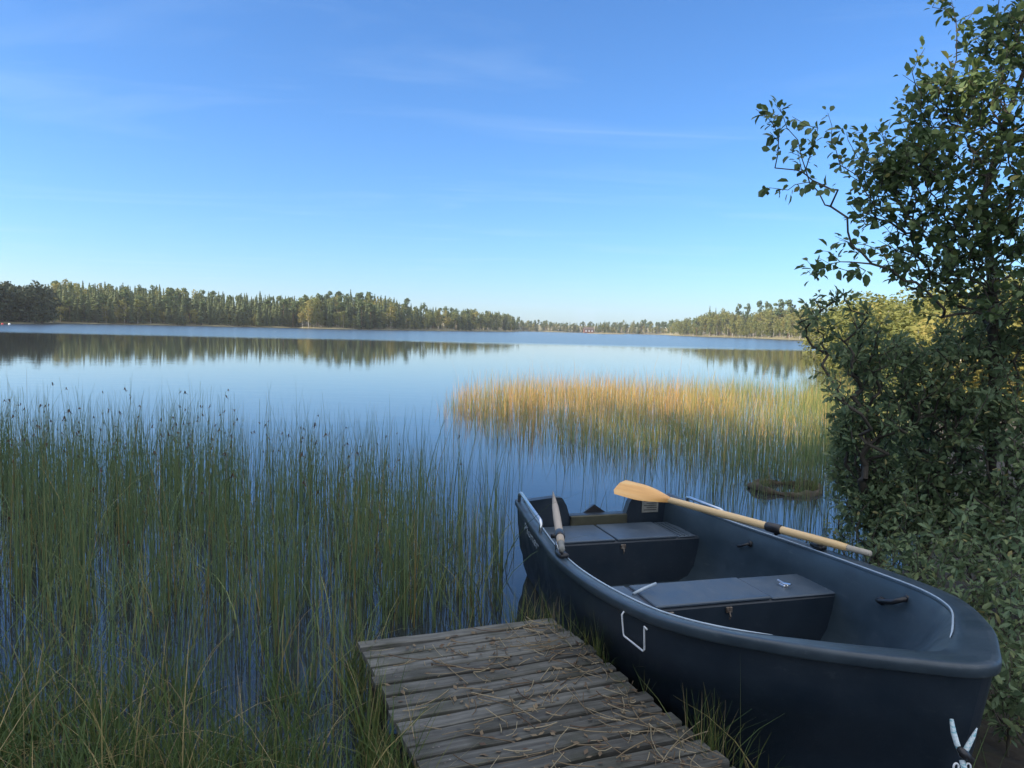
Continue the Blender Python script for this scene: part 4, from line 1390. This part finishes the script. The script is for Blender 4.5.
s_best = min(np.linspace(1.2, 2.6, 281), key=lambda s: (to_px(p_tip + d_ * s)[0] - 871) ** 2)
p_han = p_tip + d_ * s_best
view = (Vector((0, 0, CAM_H)) - p_tip).normalized()
build_oar(p_tip, p_han, view * .75 + Vector((0, 0, 1)) * .55, 'oar', 'oar_end', 'varnished yellow wooden oar laid along the far side of the boat', (p_han - p_lock).length, .50, .074, 'shaft_wood')
q_han = at_z(562, 550, .585); q_over = at_z(554, 499, .595)
q_tip = q_over + (q_over - q_han).normalized() * .12
build_oar(q_tip, q_han, (1, .2, .15), 'grey_oar', 'grip', 'pale weathered oar seen end on along the dock side of the boat', .28, .34, .036)

# ------------------------------------------------------------------ mooring rope at the bow


def build_rope():
    hub = at_y(964, 752, 2.30)
    o = empty('mooring_rope', hub); tag(o, 'pale blue and white mooring rope with a dark knot at the bow', 'rope')
    def rel(px, py, y): return at_y(px, py, y) - hub
    m = MB(); m.tube([rel(951.5, 719, 2.36), rel(953.5, 732, 2.34), rel(957, 744, 2.32), rel(962, 757, 2.30)], [.006, .009, .009, .007], 8); m.build('strand', M['teal'], o, True)
    m = MB(); m.tube([rel(977, 728, 2.33), rel(973, 737, 2.32), rel(967, 748, 2.31), rel(962, 758, 2.30)], [.002, .007, .009, .007], 8); m.build('strand', M['teal'], o, True)
    m = MB(); m.tube([rel(959, 748, 2.29), rel(964, 754, 2.285), rel(970, 760, 2.29), rel(966, 766, 2.29)], [.009, .015, .014, .009], 8); m.build('knot', M['dark'], o, True)
    for px in (956, 968):
        m = MB(); c = rel(px, 767, 2.28)
        m.tube([c + Vector((.008 * math.cos(a), 0, .012 * math.sin(a))) for a in np.linspace(-.6, 5.4, 14)], .003, 6); m.build('loop', M['whitewire'], o, True)
    m = MB(); m.tube([rel(962, 760, 2.29), rel(966, 775, 2.27), rel(985, 800, 2.2), rel(1010, 812, 2.15)], .009, 8); m.build('tail', M['teal'], o, True)


build_rope()

# ------------------------------------------------------------------ floating mossy ring among the reeds


def build_ring():
    c = at_z(785, 488, .02)
    o = empty('floating_ring', (c.x, c.y, 0)); tag(o, 'dark mossy ring like a half sunken tyre floating among the reeds', 'ring')
    N, K = 48, 12; rows = []
    g = np.random.default_rng(4)
    for i in range(N + 1):
        a = 2 * math.pi * (i % N) / N; row = []
        rr = .33 + .012 * math.sin(3 * a + 1) + .008 * math.sin(7 * a)
        tr = .040 + .013 * math.sin(4 * a) + .008 * math.sin(11 * a + 2)
        for k in range(K + 1):
            b = 2 * math.pi * (k % K) / K; q = tr * (1 + .1 * math.sin(5 * b + 9 * a))
            row.append(((rr + q * math.cos(b)) * math.cos(a) * 1.12, (rr + q * math.cos(b)) * math.sin(a), .012 + q * math.sin(b) * 1.1 + .015 * math.sin(2 * a + 1)))
        rows.append(row)
    grid_mesh('ring_body', rows, M['moss'], o)
    n = 300; a = np.concatenate([rng.uniform(-.6, 2.2, n // 2), rng.uniform(3.4, 6.0, n - n // 2)]) ; base = np.stack([.33 * np.cos(a), .30 * np.sin(a), np.full(n, .03)], 1)
    V, F, v, _ = blades(base, rng.uniform(.05, .34, n) * np.where(a > 3, .5, 1), np.abs(rng.normal(.3, .3, n)), rng.uniform(0, 6.28, n), rng.uniform(.002, .004, n), 5, 2, rng.uniform(.2, 1, n))
    gp = link_mesh('grass_tuft', np_mesh('grass_tuft', V, F, {'v': v}), M['grass'], o); gp['kind'] = 'stuff'


build_ring()

# ------------------------------------------------------------------ near trees and bushes at the right


def grow(root, tips, step=.16, jitter=.05, up=.0, r0=.004, seed=0):
    """branch skeleton: every tip is joined to the nearest node already there"""
    g = np.random.default_rng(seed)
    nodes = [np.array(p, float) for p in root]; par = [-1] + list(range(len(root) - 1))
    tips = sorted([np.array(t, float) for t in tips], key=lambda t: np.min(np.linalg.norm(np.array(nodes) - t, axis=1)))
    base = nodes[0]
    arr = np.array(nodes)
    for t in tips:
        d = np.linalg.norm(arr - t, axis=1) + 1.2 * np.maximum(0, arr[:, 2] - t[2] + .05) + .12 * np.linalg.norm(arr - base, axis=1)
        j = int(np.argmin(d)); a = arr[j]; L = np.linalg.norm(t - a); n = max(int(L / step), 1); prev = j
        new = []
        for i in range(1, n + 1):
            f = i / n; p = a + (t - a) * f + g.normal(size=3) * jitter * (0 if i == n else 1) * min(L, .6)
            p[2] += up * L * math.sin(math.pi * f)
            nodes.append(p); par.append(prev); prev = len(nodes) - 1; new.append(p)
        arr = np.concatenate([arr, np.array(new)])
    cnt = np.ones(len(nodes))
    for i in range(len(nodes) - 1, 0, -1):
        if par[i] >= 0: cnt[par[i]] += cnt[i] * (1.0)
    rad = r0 * np.power(cnt / 3, .42)
    return arr, par, cnt, rad


def skeleton_mesh(name, arr, par, rad, m, parent, rmax=.2, sides=5):
    idx = [i for i in range(len(arr)) if par[i] >= 0]
    A = arr[[par[i] for i in idx]]; B = arr[idx]; ra = np.minimum(rad[[par[i] for i in idx]], rmax); rb = np.minimum(rad[idx], rmax)
    ra = np.minimum(ra, rb * 1.5)
    T = B - A; T /= np.maximum(np.linalg.norm(T, axis=1)[:, None], 1e-6)
    U = np.cross(T, np.array([.31, .77, .55])); U /= np.linalg.norm(U, axis=1)[:, None]; Wv = np.cross(T, U)
    B2 = B + T * rb[:, None] * .4
    V = []
    for q in range(sides):
        c, s = math.cos(2 * math.pi * q / sides), math.sin(2 * math.pi * q / sides)
        V.append(A + (U * c + Wv * s) * ra[:, None])
    for q in range(sides):
        c, s = math.cos(2 * math.pi * q / sides), math.sin(2 * math.pi * q / sides)
        V.append(B2 + (U * c + Wv * s) * rb[:, None])
    V = np.stack(V, 1).reshape(-1, 3)
    b = np.arange(len(idx)) * 2 * sides
    F = np.stack([np.stack([b + q, b + (q + 1) % sides, b + sides + (q + 1) % sides, b + sides + q], -1) for q in range(sides)], 1).reshape(-1, 4)
    return link_mesh(name, np_mesh(name, V, F, smooth=True), m, parent)


def leaf_mesh(name, pos, direc, size, aspect, v, m, parent, g, flat=.5, stuff=False):
    """folded leaf: 8 verts, 6 faces as quads (tris doubled)"""
    n = len(pos)
    d = direc / np.maximum(np.linalg.norm(direc, axis=1)[:, None], 1e-6)
    nr = g.normal(size=(n, 3)) * (1 - flat) + np.array([0, 0, 1.0]) * flat * 1.4
    s = np.cross(d, nr); s /= np.maximum(np.linalg.norm(s, axis=1)[:, None], 1e-6); nn = np.cross(s, d)
    L = size[:, None]; w = L * aspect * .5
    fold = .18
    def P(f, side, ww, dr): return pos + d * L * f + s * w * side * ww + nn * w * (fold * abs(side) * ww * 2 - 0) - nn * L * dr
    pts = [P(0, 0, 0, 0), P(.3, 1, .85, 0.02), P(.3, 0, 0, .02), P(.3, -1, .85, .02), P(.68, 1, .95, .07), P(.68, 0, 0, .07), P(.68, -1, .95, .07), P(1, 0, 0, .16)]
    V = np.stack(pts, 1).reshape(-1, 3); b = np.arange(n)[:, None] * 8
    tri = np.concatenate([b + [0, 1, 2], b + [0, 2, 3], b + [1, 4, 5], b + [1, 5, 2], b + [2, 5, 6], b + [2, 6, 3], b + [4, 7, 5], b + [5, 7, 6]], 1).reshape(-1, 3)
    me = np_mesh(name, V, tri, {'v': np.repeat(v, 8)})
    return link_mesh(name, me, m, parent)


def ell(g, c, r, n):
    d = g.normal(size=(n, 3)); d /= np.linalg.norm(d, axis=1)[:, None]
    return np.array(c) + d * (g.uniform(0, 1, n) ** (1 / 2.4))[:, None] * np.array(r)


def plant(name, label, cat, root, tips, leafsize, aspect, per, leafm, seed, step=.16, jitter=.05, up=.04, r0=.0035, spread=.05, rmax=.08, maxcnt=9, droop=.3, flat=.45, group=None, stemname='trunk'):
    g = np.random.default_rng(seed)
    root = [np.array(p, float) for p in root]
    org = root[0].copy()
    arr, par, cnt, rad = grow([p - org for p in root], [np.array(t) - org for t in tips], step, jitter, up, r0, seed)
    o = empty(name, org); tag(o, label, cat, group)
    skeleton_mesh(stemname, arr, par, rad, M['bark'], o, rmax)
    idx = np.array([i for i in range(len(arr)) if par[i] >= 0 and cnt[i] <= maxcnt])
    rep = np.repeat(idx, per); k = len(rep)
    pa = np.array(par)
    f = g.uniform(0, 1, k)[:, None]
    pos = arr[pa[rep]] * (1 - f) + arr[rep] * f
    tdir = arr[rep] - arr[pa[rep]]; tdir /= np.maximum(np.linalg.norm(tdir, axis=1)[:, None], 1e-6)
    rd = g.normal(size=(k, 3)); rd /= np.linalg.norm(rd, axis=1)[:, None]
    direc = tdir * .55 + rd * .9 + np.array([0, 0, -droop])
    pos = pos + rd * g.uniform(0, spread, k)[:, None]
    size = leafsize * g.uniform(.5, 1.35, k)
    # neighbouring leaves share a tone: each twig has its own
    tone = g.uniform(0, 1, len(arr))
    v = np.clip(.5 * tone[rep] + .5 * g.uniform(0, 1, k), 0, .96); v[g.uniform(size=k) < .022] = 1
    leaf_mesh('crown', pos, direc, size, aspect, v, M[leafm], o, g, flat)
    return o


def V3(px, py, y): return np.array(at_y(px, py, y))


def near_greens():
    g = np.random.default_rng(77)
    # ---- the alder leaning in from the right
    tips = []
    for (px, py, y, r, n) in [(965, 120, 4.7, (.42, .45, .36), 190), (1030, 65, 4.7, (.36, .45, .36), 150), (1000, 25, 4.75, (.24, .3, .2), 60), (955, 95, 4.6, (.26, .3, .22), 70), (1040, 150, 4.6, (.3, .3, .3), 90), (905, 160, 4.55, (.25, .3, .17), 130), (1010, 190, 4.5, (.4, .4, .36), 190),
                              (950, 230, 4.6, (.36, .35, .24), 150), (890, 175, 4.5, (.16, .2, .1), 40), (930, 200, 4.5, (.24, .3, .2), 70), (985, 235, 4.6, (.25, .3, .2), 60), (890, 205, 4.55, (.2, .3, .14), 40), (930, 275, 4.6, (.28, .3, .14), 60), (985, 290, 4.6, (.45, .35, .25), 150), (1075, 90, 4.9, (.5, .6, .7), 120), (1090, 250, 5.0, (.5, .6, .5), 90),
                              (1110, -60, 4.9, (.5, .6, .5), 70), (1180, 60, 5.0, (.5, .7, .9), 60), (905, 240, 4.7, (.14, .2, .1), 16), (985, 40, 4.7, (.1, .1, .1), 8), (925, 95, 4.6, (.1, .12, .1), 12)]:
        tips += list(ell(g, V3(px, py, y), r, n))
    br1 = [(762, 108), (768, 118), (775, 104), (781, 118), (770, 132), (787, 128), (775, 150), (798, 140), (790, 152), (812, 150), (818, 128), (826, 142), (836, 150), (800, 162), (775, 168), (802, 172), (812, 180), (840, 165), (848, 140), (832, 126), (858, 158), (862, 132), (868, 146), (845, 172), (858, 176),
           (762, 192), (788, 190), (812, 184), (838, 190), (825, 205), (853, 196), (870, 190), (850, 205), (880, 215), (866, 225),
           (805, 258), (818, 250), (835, 236), (830, 252), (852, 246), (848, 232), (868, 240), (815, 270), (838, 268), (850, 262), (872, 264), (862, 275), (880, 250),
           (925, 48), (918, 60), (912, 72), (923, 84), (937, 66), (940, 92), (956, 22), (975, 12), (988, 22), (963, 38), (935, 2), (945, -2), (905, 100), (890, 122), (900, 112), (875, 126)]
    for px, py in br1:
        c = V3(px, py, 4.45 + g.uniform(-.12, .12)); tips += [c, c + g.normal(size=3) * .035]
    root = [(3.25, 5.1, -.1), (3.2, 5.05, .7), (3.12, 4.98, 1.5), (3.05, 4.95, 2.1), (2.9, 4.85, 2.6), (2.98, 4.8, 3.1), (3.2, 4.8, 3.8)]
    plant('alder_tree', 'round leaved alder leaning over the bank from the right edge', 'tree', root, tips, .052, .62, 5, 'alder', 1, step=.075, jitter=.035, up=.06, spread=.045, maxcnt=8, r0=.0019, rmax=.05, flat=.6)

    # ---- shoots and shrubs under it
    sh = [(805, 303), (800, 318), (812, 310), (806, 336), (818, 325), (815, 300), (822, 345), (828, 318), (838, 332), (830, 290), (845, 300), (822, 365), (835, 372), (848, 345), (828, 386), (840, 395), (852, 320), (862, 305)]
    t1 = []
    for px, py in sh:
        c = V3(px, py, 4.6 + g.uniform(-.15, .15)); t1 += [c, c + g.normal(size=3) * .03, c + np.array([.04, 0, -.06])]
    for (px, py, y, r, n) in [(865, 350, 4.9, (.2, .3, .2), 110), (868, 420, 5.0, (.22, .35, .25), 150), (855, 470, 5.2, (.14, .3, .2), 120), (872, 500, 5.1, (.22, .3, .2), 130), (905, 520, 5.0, (.3, .3, .2), 130), (845, 430, 5.1, (.1, .2, .15), 50), (900, 380, 5.1, (.3, .4, .35), 170)]:
        t1 += list(ell(g, V3(px, py, y), r, n))
    plant('willow_shrub', 'slender leaved shrub with upright shoots at the left end of the thicket', 'shrub', [(2.55, 5.2, -.02), (2.5, 5.15, .4), (2.47, 5.1, .8)], t1, .045, .42, 12, 'willow', 2, step=.1, jitter=.06, up=.05, spread=.04, maxcnt=8, stemname='stem')
    t2 = []
    for (px, py, y, r, n) in [(955, 380, 5.1, (.36, .45, .4), 260), (930, 470, 5.2, (.42, .5, .35), 330), (955, 430, 5.6, (.45, .4, .3), 150), (1000, 330, 5.2, (.35, .5, .3), 160)]:
        t2 += list(ell(g, V3(px, py, y), r, n))
    plant('sallow_shrub', 'broad dark shrub filling the middle of the thicket under the alder', 'shrub', [(3.05, 5.5, 0), (3.0, 5.45, .4), (3.0, 5.4, .8)], t2, .045, .45, 15, 'willow', 3, step=.12, jitter=.06, up=.05, spread=.045, maxcnt=8, stemname='stem')
    t3 = []
    for (px, py, y, r, n) in [(1030, 430, 4.6, (.4, .5, .5), 260), (990, 520, 4.7, (.45, .5, .3), 220), (1060, 330, 4.9, (.4, .5, .4), 120), (1090, 480, 4.5, (.4, .5, .5), 130)]:
        t3 += list(ell(g, V3(px, py, y), r, n))
    plant('hazel_shrub', 'shaded shrub at the right edge above the bow of the boat', 'shrub', [(3.3, 4.75, .05), (3.25, 4.7, .4), (3.2, 4.65, .8)], t3, .046, .45, 15, 'willow', 4, step=.12, jitter=.06, up=.05, spread=.045, maxcnt=8, stemname='stem')
    # ---- low plants between the thicket and the boat
    spots = [(868, 520, 5.0), (890, 545, 4.6), (915, 530, 4.7), (905, 575, 4.2), (940, 570, 4.1), (965, 555, 4.2), (995, 575, 3.9), (960, 605, 3.8), (1000, 620, 3.6), (1030, 590, 3.7), (1020, 660, 3.3), (1050, 640, 3.2), (850, 520, 5.3), (1035, 700, 2.9), (1012, 690, 3.05), (980, 540, 4.6), (935, 500, 5.2), (1030, 540, 4.2)]
    side = ['behind the oar grip', 'near the oar', 'among others', 'beside the gunwale', 'beside the bow']
    for k, (px, py, y) in enumerate(spots):
        c = V3(px, py, y); zb = float(ground_h(c[0], c[1]))
        c[2] = max(c[2], zb + .18)
        h = c[2] - zb
        t = list(ell(g, c, (.17, .2, max(h * .55, .16)), 46))
        plant('bank_herb', 'leafy green herb in the undergrowth between the boat and the thicket', 'plant', [(c[0], c[1], zb - .03), (c[0], c[1], zb + h * .3)], t, .045, .4, 7, 'willow', 100 + k, step=.1, jitter=.05, up=.05, r0=.002, spread=.04, maxcnt=8, group='herbs along the thicket', stemname='stem')


near_greens()

# sunlit trees further along the right bank, seen through the thicket


def right_bank_trees():
    g = np.random.default_rng(31)
    for k, (px, top, d) in enumerate([(846, 296, 62), (862, 292, 55), (885, 286, 48), (905, 294, 42), (925, 284, 38), (950, 288, 34), (978, 280, 30), (1004, 276, 27), (872, 300, 40), (960, 300, 24), (1030, 284, 24), (835, 300, 90), (990, 300, 21), (915, 310, 26)]):
        a = az_of(px); x, y = d * math.sin(a), d * math.cos(a); z = float(ground_h(x, y))
        i = k % 3
        h = max(height_for(px, top, d) - z, 1.5)
        far_tree('birch_bush', i, (x, y, z - .05), h * 1.02 / PROTO['birch_bush'][i][5], g.uniform(0, 6.28), 'sunlit yellow green birch bush behind the thicket on the right bank', 'sunlit birches behind the thicket', 1.5)


right_bank_trees()

# small floats near the far left shore
for nm, px, col in (('red', 2, (.5, .04, .05)), ('white', 9, (.8, .82, .82))):
    a = az_of(px); d = 205.0
    m = MB(); N = 10
    rows = [[(.26 * math.sin(p) * math.cos(q), .26 * math.sin(p) * math.sin(q), .1 + .26 * math.cos(p)) for q in np.linspace(0, 2 * math.pi, N + 1)] for p in np.linspace(.02, math.pi - .02, 8)]
    mt = noisy(nm + '_float_paint', [(.3, tuple(c * .8 for c in col)), (.7, col)], 4, .5)
    o = empty('float', (d * math.sin(a), d * math.cos(a), 0)); tag(o, f'tiny {nm} float on the water at the far left shore', 'float')
    grid_mesh('float_body', rows, mt, o)
    m = MB(); m.tube([(0, 0, .3), (0, 0, .5)], .03, 6); m.build('stick', M['dark'], o)
